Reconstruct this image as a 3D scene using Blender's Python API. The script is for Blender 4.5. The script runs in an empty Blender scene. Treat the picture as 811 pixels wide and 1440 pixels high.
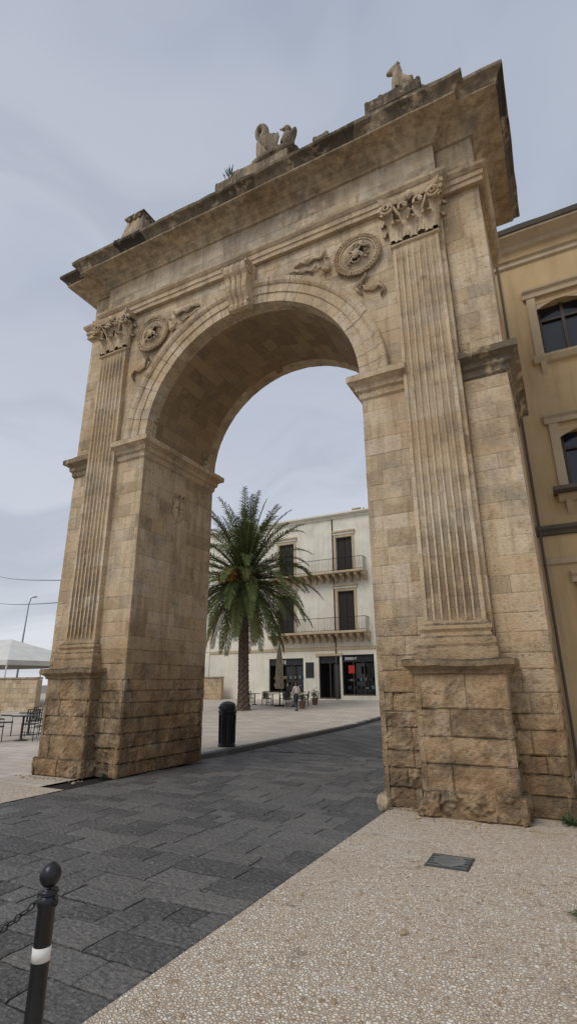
import bpy, math, random
from mathutils import Vector, noise, Matrix
random.seed(7)
pi=math.pi
XC,D=-5.26,8.12
A=2.605;T=2.667;PI_=3.426;PO=4.316;W=5.075;DW=.195;P=.118;PG=.282;WM=4.37
ZSP=7.07;ZIMP=6.65
# ------------------------------------------------------------ helpers
class MB:
    def __init__(s): s.v=[];s.f=[];s.c=[];s.m=[]
    def add(s,vs,fs,col=(.5,.5,.5),mat=0):
        o=len(s.v); s.v+=[tuple(p) for p in vs]
        for i,f in enumerate(fs):
            s.f.append(tuple(k+o for k in f)); s.c.append(col[i] if isinstance(col,list) else col); s.m.append(mat)
    def obj(s,name,mats,parent=None,smooth=False,loc=None):
        me=bpy.data.meshes.new(name); me.from_pydata(s.v,[],s.f)
        for m in mats: me.materials.append(m)
        ca=me.color_attributes.new("Col",'FLOAT_COLOR','CORNER')
        buf=[]
        for f,c in zip(s.f,s.c): buf+= [c[0],c[1],c[2],1.0]*len(f)
        ca.data.foreach_set("color",buf)
        me.polygons.foreach_set("material_index",s.m)
        if smooth: me.polygons.foreach_set("use_smooth",[True]*len(s.f))
        me.update()
        ob=bpy.data.objects.new(name,me); bpy.context.collection.objects.link(ob)
        if parent: ob.parent=parent
        if loc: ob.location=loc
        return ob
def empty(name,loc=(0,0,0)):
    e=bpy.data.objects.new(name,None); e.location=loc; bpy.context.collection.objects.link(e); e.empty_display_size=.3
    return e
def rc(a=0,b=1,g=.5,c=0): return (random.uniform(a,b),g,c)
def box(mb,x0,x1,y0,y1,z0,z1,col=(.5,.5,0),mat=0):
    vs=[(x,y,z) for x in(x0,x1) for y in(y0,y1) for z in(z0,z1)]
    mb.add(vs,[(0,1,3,2),(4,6,7,5),(0,4,5,1),(2,3,7,6),(0,2,6,4),(1,5,7,3)],col,mat)
def bbox(mb,x0,x1,y0,y1,z0,z1,b=.01,col=(.5,.5,0),mat=0):
    vs=[];cx=[x0,x0+b,x1-b,x1];cy=[y0,y0+b,y1-b,y1];cz=[z0,z0+b,z1-b,z1];idx={}
    def V(i,j,k):
        if (i,j,k) not in idx: idx[(i,j,k)]=len(vs); vs.append((cx[i],cy[j],cz[k]))
        return idx[(i,j,k)]
    fs=[]
    for k in(0,3):
        fs.append([V(1,1,k),V(2,1,k),V(2,2,k),V(1,2,k)]);fs.append([V(1,k,1),V(2,k,1),V(2,k,2),V(1,k,2)]);fs.append([V(k,1,1),V(k,2,1),V(k,2,2),V(k,1,2)])
    for p,q in((0,1),(3,2)):
        for r in(0,3):
            i_=1 if r==0 else 2
            fs.append([V(1,p,i_),V(2,p,i_),V(2,q,r),V(1,q,r)]);fs.append([V(p,1,i_),V(p,2,i_),V(q,2,r),V(q,1,r)]);fs.append([V(p,i_,1),V(p,i_,2),V(q,r,2),V(q,r,1)])
    mb.add(vs,fs,col,mat)
def n3(p,s): return noise.noise(Vector((p[0]*s,p[1]*s,p[2]*s)))
def sm(t): t=min(1,max(0,t));return t*t*(3-2*t)
def block(mb,mp,u0,u1,v0,v1,col,rnd=.012,ero=.004,gap=.003,clip=None,cell=.16,mat=0,skirt=.09,offs=.006):
    g=gap*random.uniform(.5,1.6)
    u0+=g;u1-=g;v0+=g;v1-=g
    if u1-u0<.03 or v1-v0<.03: return
    if ero>.014: cell=min(cell,.06)
    e=min(.020,(u1-u0)*.2,(v1-v0)*.2)
    def pos(a,b):
        n=max(2,int((b-a)/cell)+1)
        return [a,a+e]+[a+e+(b-a-2*e)*i/n for i in range(1,n)]+[b-e,b]
    us=pos(u0,u1);vs_=pos(v0,v1)
    U=[us[0]]+us+[us[-1]];V=[vs_[0]]+vs_+[vs_[-1]]
    off=random.uniform(-offs,offs); nu=len(U);nv=len(V); vs=[]
    tu=random.uniform(-1,1)*offs*.8; tv=random.uniform(-1,1)*offs*.8
    wear=random.choice([.4,.6,.9,1.0,1.5,2.0]) if ero>.014 else 1
    for i,u in enumerate(U):
        for j,v in enumerate(V):
            uu,vv=u,v
            if clip: uu,vv=clip(u,v)
            p0=mp(uu,vv,0)
            bi=(i<=1 or i>=nu-2);bj=(j<=1 or j>=nv-2)
            if (i==0 or j==0 or i==nu-1 or j==nv-1): d=-skirt
            else:
                d=off+tu*(u-u0)/(u1-u0)+tv*(v-v0)/(v1-v0)
                n=n3(p0,4.0)+.6*n3(p0,12.0)+(.55*n3(p0,30) if ero>.014 else 0)
                d-=ero*wear*(.55+n)
                if bi or bj: d-=rnd*(.4+1.1*abs(n3(p0,9)))+ero*.3
                if bi and bj: d-=rnd*.8
                d=max(d,-.075)
            vs.append(mp(uu,vv,d))
    mb.add(vs,[(i*nv+j,i*nv+nv+j,i*nv+nv+j+1,i*nv+j+1) for i in range(nu-1) for j in range(nv-1)],col,mat)
def courses(z0,z1,h,var=.12,rs=1):
    r=random.Random(rs); n=max(1,round((z1-z0)/h)); hs=[h*(1+r.uniform(-var,var)) for _ in range(n)]
    k=(z1-z0)/sum(hs); out=[z0]
    for x in hs: out.append(out[-1]+x*k)
    out[-1]=z1
    return out
def wall(mb,mp,u0,u1,zs,L=.56,ero=lambda z:.004,colf=None,clip=None,skip=None,rnd=.0035,gap=.0013,cell=.16,offs=.0025,mat=0,low=True):
    for k in range(len(zs)-1):
        u=u0; first=True
        while u<u1-1e-4:
            l=L*random.uniform(.5,1.6)
            if first: l*=random.choice([.5,1,.8]); first=False
            if u1-(u+l)<L*.4: l=u1-u
            ue=min(u+l,u1)
            if not(skip and skip(u,ue,zs[k],zs[k+1])):
                zc=(zs[k]+zs[k+1])/2; q=sm((3.0-zc)/2.6) if low else 0
                c=colf(zc) if colf else (random.random(),random.choice([.5,.5,.5,.62,.75]),random.choice([0,0,0,0,.12,.25])+.25*q*random.random())
                block(mb,mp,u,ue,zs[k],zs[k+1],c,rnd=rnd*(1+2.6*q),ero=ero(zc),clip=clip,gap=gap*(1+1.3*q),cell=cell,offs=offs*(1+2*q),mat=mat)
            u=ue
def sweep(mb,path,prof,closed=False,step=.18,jit=.006,stone=.8,g=.5,grime_or_shade=0,mat=0,cap=True,cr=(0,1)):
    n=len(path); nseg=n if closed else n-1
    nr=[]
    for i in range(nseg):
        a=path[i];b=path[(i+1)%n];dx=b[0]-a[0];dy=b[1]-a[1];l=math.hypot(dx,dy);nr.append((dy/l,-dx/l,l))
    def mit(i):
        if closed: p=nr[(i-1)%nseg];q=nr[i%nseg]
        else: p=nr[max(0,i-1)];q=nr[min(i,nseg-1)]
        k=1+p[0]*q[0]+p[1]*q[1]
        return ((p[0]+q[0])/k,(p[1]+q[1])/k)
    rings=[];dist=0;ds=[]
    for i in range(nseg):
        a=path[i];b=path[(i+1)%n];ma=mit(i);mb_=mit(i+1);m=max(1,int(nr[i][2]/step))
        for j in range(m+(0 if (closed or i<nseg-1) else 1)):
            t=j/m; ring=[]
            for (o,z) in prof:
                x=(a[0]+o*ma[0])*(1-t)+(b[0]+o*mb_[0])*t; y=(a[1]+o*ma[1])*(1-t)+(b[1]+o*mb_[1])*t
                if jit:
                    q=jit*(n3((x,y,z),2.3)+.7*n3((x,y,z),9)); x+=q*nr[i][0];y+=q*nr[i][1];z+=q*.8
                ring.append((x,y,z))
            rings.append(ring);ds.append(dist+t*nr[i][2])
        dist+=nr[i][2]
    m=len(prof);cols={}
    R=len(rings)
    for i in range(R if closed else R-1):
        r1=rings[i];r2=rings[(i+1)%R];k=int(ds[i]/stone)
        if k not in cols: cols[k]=(random.uniform(*cr),g,grime_or_shade*random.uniform(.6,1))
        mb.add(r1+r2,[(j,j+1,m+j+1,m+j) for j in range(m-1)],cols[k],mat)
    if cap and not closed:
        mb.add(rings[0],[tuple(range(m))],(.5,g,grime_or_shade),mat);mb.add(rings[-1],[tuple(range(m))],(.5,g,grime_or_shade),mat)
def tube(mb,pts,rad,n=8,col=(.5,.5,0),mat=0,cap=True):
    pts=[Vector(p) for p in pts]; rings=[]
    up=Vector((0,0,1))
    for i,p in enumerate(pts):
        t=(pts[min(i+1,len(pts)-1)]-pts[max(i-1,0)]).normalized()
        a=t.cross(up)
        if a.length<.05: a=t.cross(Vector((0,1,0)))
        a.normalize(); b=t.cross(a); r=rad[i] if isinstance(rad,(list,tuple)) else rad
        rings.append([p+a*(r*math.cos(2*pi*k/n))+b*(r*math.sin(2*pi*k/n)) for k in range(n)])
    vs=[v for r in rings for v in r]; fs=[]
    for i in range(len(pts)-1):
        for k in range(n): fs.append((i*n+k,i*n+(k+1)%n,(i+1)*n+(k+1)%n,(i+1)*n+k))
    if cap: fs+= [tuple(range(n)),tuple(range((len(pts)-1)*n,len(pts)*n))]
    mb.add(vs,fs,col,mat)
def ell(mb,c,r,rot=None,nu=10,nv=7,col=(.5,.5,0),mat=0,bump=0):
    vs=[]
    for j in range(nv+1):
        ph=pi*j/nv
        for i in range(nu):
            th=2*pi*i/nu
            k=1+bump*noise.noise(Vector((math.cos(th)*3+c[0]*7,math.sin(th)*3+c[2]*5,ph*2)))
            v=Vector((r[0]*math.sin(ph)*math.cos(th),r[1]*math.sin(ph)*math.sin(th),r[2]*math.cos(ph)))*k
            if rot: v=rot@v
            vs.append(v+Vector(c))
    mb.add(vs,[(j*nu+i,j*nu+(i+1)%nu,(j+1)*nu+(i+1)%nu,(j+1)*nu+i) for j in range(nv) for i in range(nu)],col,mat)
def lathe(mb,c,prof,n=24,col=(.5,.5,0),mat=0):
    vs=[];m=len(prof)
    for (r,z) in prof:
        for i in range(n):
            th=2*pi*i/n; vs.append((c[0]+r*math.cos(th),c[1]+r*math.sin(th),c[2]+z))
    fs=[(j*n+i,j*n+(i+1)%n,(j+1)*n+(i+1)%n,(j+1)*n+i) for j in range(m-1) for i in range(n)]
    fs+=[tuple(range(n)),tuple(range((m-1)*n,m*n))]
    mb.add(vs,fs,col,mat)
# ------------------------------------------------------------ node helpers
class NT:
    def __init__(s,name,world=False):
        s.m=bpy.data.worlds.new(name) if world else bpy.data.materials.new(name)
        s.m.use_nodes=True; s.t=s.m.node_tree; s.t.nodes.clear()
    def n(s,ty,ins=None,**kw):
        nd=s.t.nodes.new(ty)
        for k,v in kw.items(): setattr(nd,k,v)
        if ins:
            for k,v in ins.items():
                sk=nd.inputs[k]
                if isinstance(v,bpy.types.NodeSocket): s.t.links.new(v,sk)
                else: sk.default_value=v
        return nd
    def math(s,op,a,b=None,c=None,clamp=False):
        i={0:a}
        if b is not None:i[1]=b
        if c is not None:i[2]=c
        return s.n('ShaderNodeMath',i,operation=op,use_clamp=clamp).outputs[0]
    def mix(s,f,a,b,blend='MIX'):
        nd=s.n('ShaderNodeMix',None,data_type='RGBA',blend_type=blend,clamp_factor=True)
        for k,v in ((0,f),(6,a),(7,b)):
            sk=nd.inputs[k]
            if isinstance(v,bpy.types.NodeSocket): s.t.links.new(v,sk)
            else: sk.default_value=v if k==0 else (tuple(v)+(1,))[:4]
        return nd.outputs[2]
    def mr(s,v,a,b,c=0,d=1):
        return s.n('ShaderNodeMapRange',{0:v,1:a,2:b,3:c,4:d},clamp=True).outputs[0]
    def noise(s,vec,sc,det=4,rough=.55,col=False):
        nd=s.n('ShaderNodeTexNoise',{'Vector':vec,'Scale':sc,'Detail':det,'Roughness':rough}); return nd.outputs[1 if col else 0]
    def mapping(s,vec,loc=(0,0,0),rot=(0,0,0),sc=(1,1,1)):
        return s.n('ShaderNodeMapping',{'Vector':vec,'Location':loc,'Rotation':rot,'Scale':sc}).outputs[0]
    def bump(s,h,st,dist):
        return s.n('ShaderNodeBump',{'Height':h,'Strength':st,'Distance':dist}).outputs[0]
    def out(s,base,rough=.85,nrm=None,metal=0,spec=.3):
        i={'Base Color':base,'Roughness':rough,'Metallic':metal,'Specular IOR Level':spec}
        if nrm is not None:i['Normal']=nrm
        b=s.n('ShaderNodeBsdfPrincipled',i)
        s.n('ShaderNodeOutputMaterial',{0:b.outputs[0]}); return s.m
def simple(name,col,rough=.7,metal=0,var=.25,sc=6,bump=.1,spec=.3):
    t=NT(name);pos=t.n('ShaderNodeNewGeometry').outputs['Position']
    n=t.noise(pos,sc,3); dark=tuple(c*(1-var) for c in col); lite=tuple(min(1,c*(1+var*.6)) for c in col)
    c=t.mix(t.mr(n,.3,.7),dark,lite)
    return t.out(c,rough,t.bump(t.noise(pos,sc*6,2),bump,.01),metal,spec)
# ------------------------------------------------------------ materials
def stone_mat(name,cream=(.68,.555,.39),tan=(.53,.395,.245),low=True,top=True):
    t=NT(name);geo=t.n('ShaderNodeNewGeometry').outputs;pos=geo['Position'];nr=geo['Normal']
    z=t.n('ShaderNodeSeparateXYZ',{0:pos}).outputs[2]; nz=t.n('ShaderNodeSeparateXYZ',{0:nr}).outputs[2]
    at=t.n('ShaderNodeAttribute',attribute_name="Col").outputs['Color'];cs=t.n('ShaderNodeSeparateColor',{0:at}).outputs
    n1=t.noise(pos,.6,3,.6);n2=t.noise(pos,3.4,4,.72);n3_=t.noise(pos,24,3,.75)
    f=t.math('MULTIPLY_ADD',t.mr(n2,.3,.7),.50,t.math('MULTIPLY',cs[0],.50))
    c=t.mix(f,cream,tan)
    c=t.mix(t.math('MULTIPLY',t.mr(cs[1],.5,1.0),t.mr(n2,.8,.35)),c,(.70,.62,.50))
    st=t.noise(t.mapping(pos,sc=(4.5,4.5,.4)),1.0,3,.75)
    c=t.mix(t.math('MULTIPLY',t.mr(st,.48,.66),.50),c,(.29,.21,.135))
    c=t.mix(t.math('MULTIPLY',t.mr(n1,.46,.66),.50),c,(.42,.28,.15))
    gv=t.noise(pos,1.4,4,.72)
    c=t.mix(t.math('MULTIPLY',t.mr(gv,.51,.66),.50),c,(.25,.215,.175))
    # heavier black weathering near the crown of the monument
    topz=t.math('MULTIPLY',t.mr(z,11.6,13.0),t.mr(st,.40,.58))
    c=t.mix(t.math('MULTIPLY',topz,.55),c,(.10,.085,.068))
    if low:
        lf=t.math('ADD',t.mr(z,3.6,1.4),t.math('MULTIPLY_ADD',n1,1.6,-.95))
        c=t.mix(t.math('MULTIPLY',t.mr(lf,0,.9),.55),c,(.36,.235,.125))
        lf2=t.math('ADD',t.mr(z,2.8,0,.0,1.0),t.math('MULTIPLY_ADD',n2,3.2,-1.85))
        c=t.mix(t.math('MULTIPLY',t.mr(lf2,0,.8),.74),c,(.11,.075,.046))
        br=t.math('MULTIPLY',t.mr(z,4.2,1.0),t.mr(gv,.42,.56,1,0))
        c=t.mix(t.math('MULTIPLY',br,.36),c,(.47,.28,.13))
    c=t.mix(t.math('MULTIPLY',t.mr(n3_,.42,.30),.75),c,(.13,.09,.055))
    g=t.math('MULTIPLY',t.mr(nz,.25,.8),t.mr(n2,.25,.55))
    c=t.mix(t.math('MULTIPLY',g,.85 if top else .3),c,(.045,.04,.035))
    gz=t.math('MULTIPLY',cs[2],t.mr(t.noise(pos,3.0,4,.75),.33,.48))
    c=t.mix(gz,c,(.048,.040,.032))
    v=t.n('ShaderNodeTexVoronoi',{'Vector':t.mapping(pos,sc=(1,1,1.7)),'Scale':20.0}).outputs[0]
    h=t.math('ADD',t.math('MULTIPLY',n3_,.8),t.math('MULTIPLY',t.mr(v,.0,.4),.30))
    h=t.math('ADD',h,t.math('MULTIPLY',n2,1.6))
    stn=t.mr(z,3.8,1.8,.5,.9) if low else .5
    return t.out(c,.93,t.n('ShaderNodeBump',{'Height':h,'Strength':stn,'Distance':.028}).outputs[0],spec=.12)
STONE=stone_mat("weathered_limestone")
VAULT_SHADED=stone_mat("vault_limestone_shaded",(.42,.31,.195),(.33,.235,.14),low=False)  # same limestone, with the soffit's shade darkened into its colour
WALLST=stone_mat("garden_wall_limestone",(.58,.47,.32),(.46,.35,.22),low=False,top=False)
STATUE=stone_mat("statue_limestone",(.46,.38,.27),(.32,.25,.17),low=False,top=True)
CORE=simple("lime_mortar",(.30,.225,.145),.95)
def plaster(name,col,stain=.5):
    t=NT(name);pos=t.n('ShaderNodeNewGeometry').outputs['Position']
    c=t.mix(t.mr(t.noise(pos,.8,4,.6),.35,.7),col,tuple(x*.80 for x in col))
    st=t.noise(t.mapping(pos,sc=(3,3,.25)),1.0,4,.7)
    c=t.mix(t.math('MULTIPLY',t.mr(st,.50,.72),stain),c,tuple(x*.45 for x in col))
    return t.out(c,.9,t.bump(t.noise(pos,30,2),.25,.01),spec=.15)
CREAM=plaster("cream_plaster",(.80,.76,.65),.35); TAN=plaster("tan_plaster",(.62,.455,.255),.45); TRIM=plaster("stone_trim",(.57,.455,.31),.5)
GREYTRIM=plaster("grey_trim",(.14,.12,.10),.5)
GLASS=simple("dark_glass",(.02,.024,.03),.12,0,.2,2,.0,.6)
SHUT=simple("dark_shutter_wood",(.035,.028,.024),.6); WFR=simple("window_frame_paint",(.06,.04,.03),.5)
IRON=simple("wrought_iron",(.02,.02,.022),.5,.3); WHITE=simple("white_paint",(.75,.74,.70),.6,var=.08)
BLACKP=simple("black_painted_metal",(.012,.013,.015),.35,.1,.2,8,.05,.5)
def pebble():
    t=NT("washed_pebble_concrete");pos=t.n('ShaderNodeNewGeometry').outputs['Position']
    w=t.n('ShaderNodeVectorMath',{0:pos,1:t.n('ShaderNodeVectorMath',{0:t.noise(pos,14,2,.5,True),'Scale':.04},operation='SCALE').outputs[0]},operation='ADD').outputs[0]
    fl=t.mapping(w,sc=(1,1,0))
    v=t.n('ShaderNodeTexVoronoi',{'Vector':fl,'Scale':44.0}); v2=t.n('ShaderNodeTexVoronoi',{'Vector':fl,'Scale':44.0},feature='DISTANCE_TO_EDGE')
    cs=t.n('ShaderNodeSeparateColor',{0:v.outputs[1]}).outputs
    c=t.mix(cs[0],(.63,.525,.405),(.76,.67,.55)); c=t.mix(t.mr(cs[1],.86,.98),c,(.42,.30,.20)); c=t.mix(t.mr(cs[2],.85,.95),c,(.80,.76,.68))
    edge=t.mr(v2.outputs[0],.0,.16)
    c=t.mix(t.math('MULTIPLY',t.math('SUBTRACT',1.0,edge),.72),c,(.30,.22,.155))
    big=t.noise(pos,.45,5,.7); c=t.mix(t.math('MULTIPLY',t.mr(big,.48,.70),.40),c,(.40,.31,.22))
    spots=t.noise(pos,2.3,4,.75); c=t.mix(t.math('MULTIPLY',t.mr(spots,.61,.69),.55),c,(.20,.15,.11))
    lt=t.noise(t.mapping(pos,rot=(0,0,-.5),sc=(.7,2.2,1)),1.0,4,.75); c=t.mix(t.math('MULTIPLY',t.mr(lt,.60,.68),.5),c,(.66,.63,.58))
    h=t.math('ADD',t.mr(v2.outputs[0],0,.22),t.math('MULTIPLY',t.noise(pos,80,2),.35))
    h=t.math('ADD',h,t.math('MULTIPLY',spots,1.8))
    return t.out(c,.8,t.bump(h,.75,.013),spec=.2)
PEB=pebble()
def basalt(name,tex=False,rot=0):
    t=NT(name);pos=t.n('ShaderNodeNewGeometry').outputs['Position']
    at=t.n('ShaderNodeAttribute',attribute_name="Col").outputs['Color'];r=t.n('ShaderNodeSeparateColor',{0:at}).outputs[0]
    if tex:
        b=t.n('ShaderNodeTexBrick',{'Vector':t.mapping(pos,rot=(0,0,rot)),'Color1':(0,0,0,1),'Color2':(1,1,1,1),'Mortar':(0,0,0,1),'Scale':1.0,'Mortar Size':.022,'Mortar Smooth':.3,'Brick Width':.7,'Row Height':.45})
        r=t.n('ShaderNodeSeparateColor',{0:b.outputs[0]}).outputs[0]; mo=b.outputs[1]
    c=t.mix(r,(.062,.061,.062),(.155,.149,.141))
    n=t.noise(pos,1.2,4,.65); c=t.mix(t.math('MULTIPLY',t.mr(n,.45,.7),.4),c,(.165,.152,.134))
    fi=t.noise(pos,26,4,.8); c=t.mix(t.math('MULTIPLY',t.mr(fi,.52,.66),.6),c,(.28,.27,.255))
    c=t.mix(t.math('MULTIPLY',t.mr(fi,.46,.34),.7),c,(.020,.020,.020))
    ch=t.noise(t.mapping(pos,rot=(0,0,.6),sc=(1,2.0,1)),15,3,.65)
    v=t.n('ShaderNodeTexVoronoi',{'Vector':pos,'Scale':24.0}).outputs[0]
    h=t.math('ADD',t.math('MULTIPLY',ch,1.4),t.math('MULTIPLY_ADD',fi,.9,t.math('MULTIPLY',v,.6)))
    if tex:
        c=t.mix(mo,c,(.018,.017,.016)); h=t.math('SUBTRACT',h,t.math('MULTIPLY',mo,2.5))
    return t.out(c,t.mr(n,.3,.7,.48,.72),t.bump(h,.9,.024),spec=.35)
BAS=basalt("basalt_paving");BAS2=basalt("basalt_diagonal_paving",True,.78)
def tiles():
    t=NT("pale_stone_paving");pos=t.n('ShaderNodeNewGeometry').outputs['Position']
    b=t.n('ShaderNodeTexBrick',{'Vector':pos,'Color1':(.46,.40,.33,1),'Color2':(.57,.51,.43,1),'Mortar':(.24,.20,.17,1),'Scale':1.0,'Mortar Size':.012,'Brick Width':.8,'Row Height':.4})
    c=t.mix(t.math('MULTIPLY',t.mr(t.noise(pos,.9,4,.6),.4,.7),.5),b.outputs[0],(.32,.27,.22))
    return t.out(c,.75,t.bump(t.noise(pos,25,3),.3,.01),spec=.25)
TILE=tiles()
GROUND=simple("earth_and_tarmac",(.22,.20,.17),.9)
JOINT=simple("dark_joint_sand",(.022,.020,.018),.95)
# ------------------------------------------------------------ world, sun, camera
w=NT("World",True); bpy.context.scene.world=w.m
gd=w.n('ShaderNodeTexCoord').outputs['Generated']
SUN_EL=math.radians(50);AZ=math.radians(196)
sky=w.n('ShaderNodeTexSky',sky_type='NISHITA'); sky.sun_disc=False; sky.sun_elevation=SUN_EL; sky.sun_rotation=AZ
zz=w.n('ShaderNodeSeparateXYZ',{0:gd}).outputs[2]
ramp=w.n('ShaderNodeValToRGB',{0:w.mr(zz,-.02,1.0)}); cr=ramp.color_ramp
cr.elements[0].position=0;cr.elements[0].color=(.82,.83,.85,1);cr.elements[1].position=1;cr.elements[1].color=(.85,.89,.97,1)
for p_,c_ in((.06,(.76,.78,.82,1)),(.2,(.62,.655,.72,1)),(.42,(.52,.565,.655,1)),(.7,(.43,.48,.58,1)),(.93,(.37,.42,.52,1))):
    e=cr.elements.new(p_);e.color=c_
wn=w.n('ShaderNodeVectorMath',{0:gd,1:w.n('ShaderNodeVectorMath',{0:w.noise(gd,1.8,2,.5,True),'Scale':.6},operation='SCALE').outputs[0]},operation='ADD').outputs[0]
cl=w.noise(w.mapping(wn,sc=(1,1,2.4)),1.3,3,.5); cl2=w.noise(w.mapping(wn,loc=(.4,.2,.1),sc=(1.0,.8,4.5)),2.0,4,.55)
cc=w.mix(w.math('MULTIPLY',w.mr(cl,.42,.62),.36),ramp.outputs[0],(.66,.69,.755))
cc=w.mix(w.math('MULTIPLY',w.math('MULTIPLY',w.mr(cl2,.46,.62),w.mr(zz,.95,.0,.6,1)),.50),cc,(.35,.39,.475))
skc=w.n('ShaderNodeVectorMath',{0:sky.outputs[0],'Scale':.10},operation='SCALE').outputs[0]
fin=w.mix(.08,cc,skc)
bg=w.n('ShaderNodeBackground',{0:fin,1:1.04}); w.n('ShaderNodeOutputWorld',{0:bg.outputs[0]})
sd=bpy.data.lights.new("sun",'SUN');sd.energy=1.5;sd.angle=math.radians(25);sd.color=(1,.95,.87)
so=bpy.data.objects.new("sun",sd);bpy.context.collection.objects.link(so)
dirv=Vector((math.sin(AZ)*math.cos(SUN_EL),math.cos(AZ)*math.cos(SUN_EL),math.sin(SUN_EL)))
so.rotation_euler=dirv.to_track_quat('Z','Y').to_euler()
cam=bpy.data.cameras.new("camera");co=bpy.data.objects.new("camera",cam);bpy.context.collection.objects.link(co)
cam.sensor_fit='HORIZONTAL';cam.sensor_width=36;cam.lens=36*731.2/811;cam.clip_end=3000;cam.clip_start=.05
M=Matrix.Rotation(.4760,4,'Z')@Matrix.Rotation(pi/2+.3183,4,'X')@Matrix.Rotation(-.0057,4,'Z')
co.matrix_world=Matrix.Translation((0,0,1.7))@M
bpy.context.scene.camera=co
bpy.context.scene.view_settings.view_transform='Standard'
# ------------------------------------------------------------ ground
def g(y): return .44*min(1,max(0,(y-22)/18))
def zr(y): return g(y)-.12*sm((y-9)/4)
def sheet(name,x0,x1,ys,zf,mat,nx=2):
    mb=MB();xs=[x0+(x1-x0)*i/nx for i in range(nx+1)]
    vs=[(x,y,zf(y)) for y in ys for x in xs];k=nx+1
    mb.add(vs,[(j*k+i,j*k+i+1,(j+1)*k+i+1,(j+1)*k+i) for j in range(len(ys)-1) for i in range(nx)])
    return mb.obj(name,[mat])
ys=[-400,-50,0,8,22,28,34,40,60,900]
sheet("ground",-900,900,ys,lambda y:g(y)-.2,GROUND)
yr=[14.0,14.5,15,16,20,22,26,30,34,40,60,120]
sheet("gravel_pavement",-2.56,25,[-30,0,8,12.9],lambda y:0,PEB)
sheet("gravel_pavement.001",-16,-7.92,[-30,0,7.0],lambda y:0,PEB)
sheet("plaza_pavement",-70,-8.55,[7.0,10,14,22,26,30,34,40,60],lambda y:g(y)-.001,TILE)
sheet("plaza_pavement.001",-90,-16,[-30,7.0],lambda y:g(y)-.001,TILE)
sheet("plaza_pavement.002",-2.3,30,[12.9,14,22,30,40,60],lambda y:g(y)-.001,TILE)
rd_=sheet("road",-8.5,-2.3,yr,zr,BAS2)
o=sheet("joint_bed",-8.5,-2.3,[-30,0,6,8]+[8+i*.5 for i in range(1,13)],lambda y:zr(y)-.022,JOINT);o.parent=rd_
o=sheet("near_paving",-7.92,-2.57,[-30,-2.02],lambda y:-.003,BAS2);o.parent=rd_
mb=MB()
mpr=lambda u,v,d:(u+.015*n3((u,v,0),1.3),v+.03*n3((u,v,5),.9),zr(v)+d-.002)
vs_=courses(-2.0,14.0,.33,.16,5)
kw=dict(L=.48,ero=lambda z:.006,rnd=.009,gap=.005,cell=.09,offs=.004,low=False,colf=lambda z:rc())
wall(mb,mpr,-7.92,-2.57,vs_,**kw)
wall(mb,mpr,-8.5,-7.92,[v for v in vs_ if v>10.9],**kw)
mb.obj("road_paving_slabs",[BAS],rd_)
mb=MB()
y=10.9
while y<60:
    l=random.uniform(.8,1.2); zt=g(y+l/2)+.006
    bbox(mb,-8.72,-8.49,y+.006,y+l-.006,zt-.3,zt+random.uniform(-.003,.004),.012,rc()); y+=l
mb.obj("kerb",[BAS])
# ------------------------------------------------------------ ARCH
arch=empty("triumphal_arch",(XC,D,0))
core=MB()
for s in(-1,1):
    xs=sorted((s*(A+.078),s*(WM-.078)));box(core,xs[0],xs[1],.078,T-.078,0,ZSP)
    xs=sorted((s*(WM-.09),s*(W-.078)));box(core,xs[0],xs[1],DW+.078,T-DW-.078,0,12)
def archring(mb,R,x1,z1,y0,y1):
    n=48;pts=[(R*math.cos(pi*i/n),ZSP+R*math.sin(pi*i/n)) for i in range(n+1)]
    outp=[]
    for (x,z) in pts:
        dx,dz=x,z-ZSP;k=min(x1/abs(dx) if abs(dx)>1e-6 else 1e9,(z1-ZSP)/dz if dz>1e-6 else 1e9);outp.append((dx*k,ZSP+dz*k))
    m=n+1
    for yy in(y0,y1):
        vs=[(x,yy,z) for x,z in pts]+[(x,yy,z) for x,z in outp]
        mb.add(vs,[(i,i+1,m+i+1,m+i) for i in range(n)])
    vs=[(x,y0,z) for x,z in pts]+[(x,y1,z) for x,z in pts]
    mb.add(vs,[(i,i+1,m+i+1,m+i) for i in range(n)])
archring(core,A+.035,WM-.03,11.99,.035,T-.035)
box(core,-WM+.03,WM-.03,.03,T-.03,10.9,12.0)
core.obj("core_masonry",[CORE],arch)
mb=MB()
ero=lambda z: .003+.020*sm((3.0-z)/2.0)+.016*sm((.7-z)/.5)
for s in(-1,1):
    rs=3 if s<0 else 9
    zs=courses(0,2.1,.25,.2,rs)[:-1]+courses(2.1,ZIMP,.29,.1,rs+1)
    wall(mb,lambda u,v,d,s=s:(s*u,-d,v),A,WM,zs,ero=ero,cell=.12)
    wall(mb,lambda u,v,d,s=s:(s*(A-d),u,v),0,T,zs,ero=ero,cell=.12)
    wall(mb,lambda u,v,d,s=s:(s*u,T+d,v),A,WM,zs,cell=.4)
    zw=zs+[ZSP]+courses(ZSP,10.72,.29,.08,rs+2)[1:]
    wall(mb,lambda u,v,d,s=s:(s*u,DW-d,v),WM,W,zw,ero=ero,cell=.12)
    wall(mb,lambda u,v,d,s=s:(s*(WM+d),u,v),0,DW,zw,L=1,ero=ero)
    wall(mb,lambda u,v,d,s=s:(s*(W+d),u,v),DW,T-DW,zw,ero=ero)
    wall(mb,lambda u,v,d,s=s:(s*u,T-DW+d,v),WM,W,zw,cell=.4)
    wall(mb,lambda u,v,d,s=s:(s*u,-d,v),A,WM,[ZIMP,ZSP])
mb.obj("pier_ashlar",[STONE],arch)
mb=MB()
RO=3.13
def clip(u,v):
    dz=v-ZSP;r=math.hypot(u,dz)
    if r<RO and dz>=-.001:
        if r<1e-6: return u,v
        return u*RO/r,ZSP+dz*RO/r
    return u,v
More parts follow.
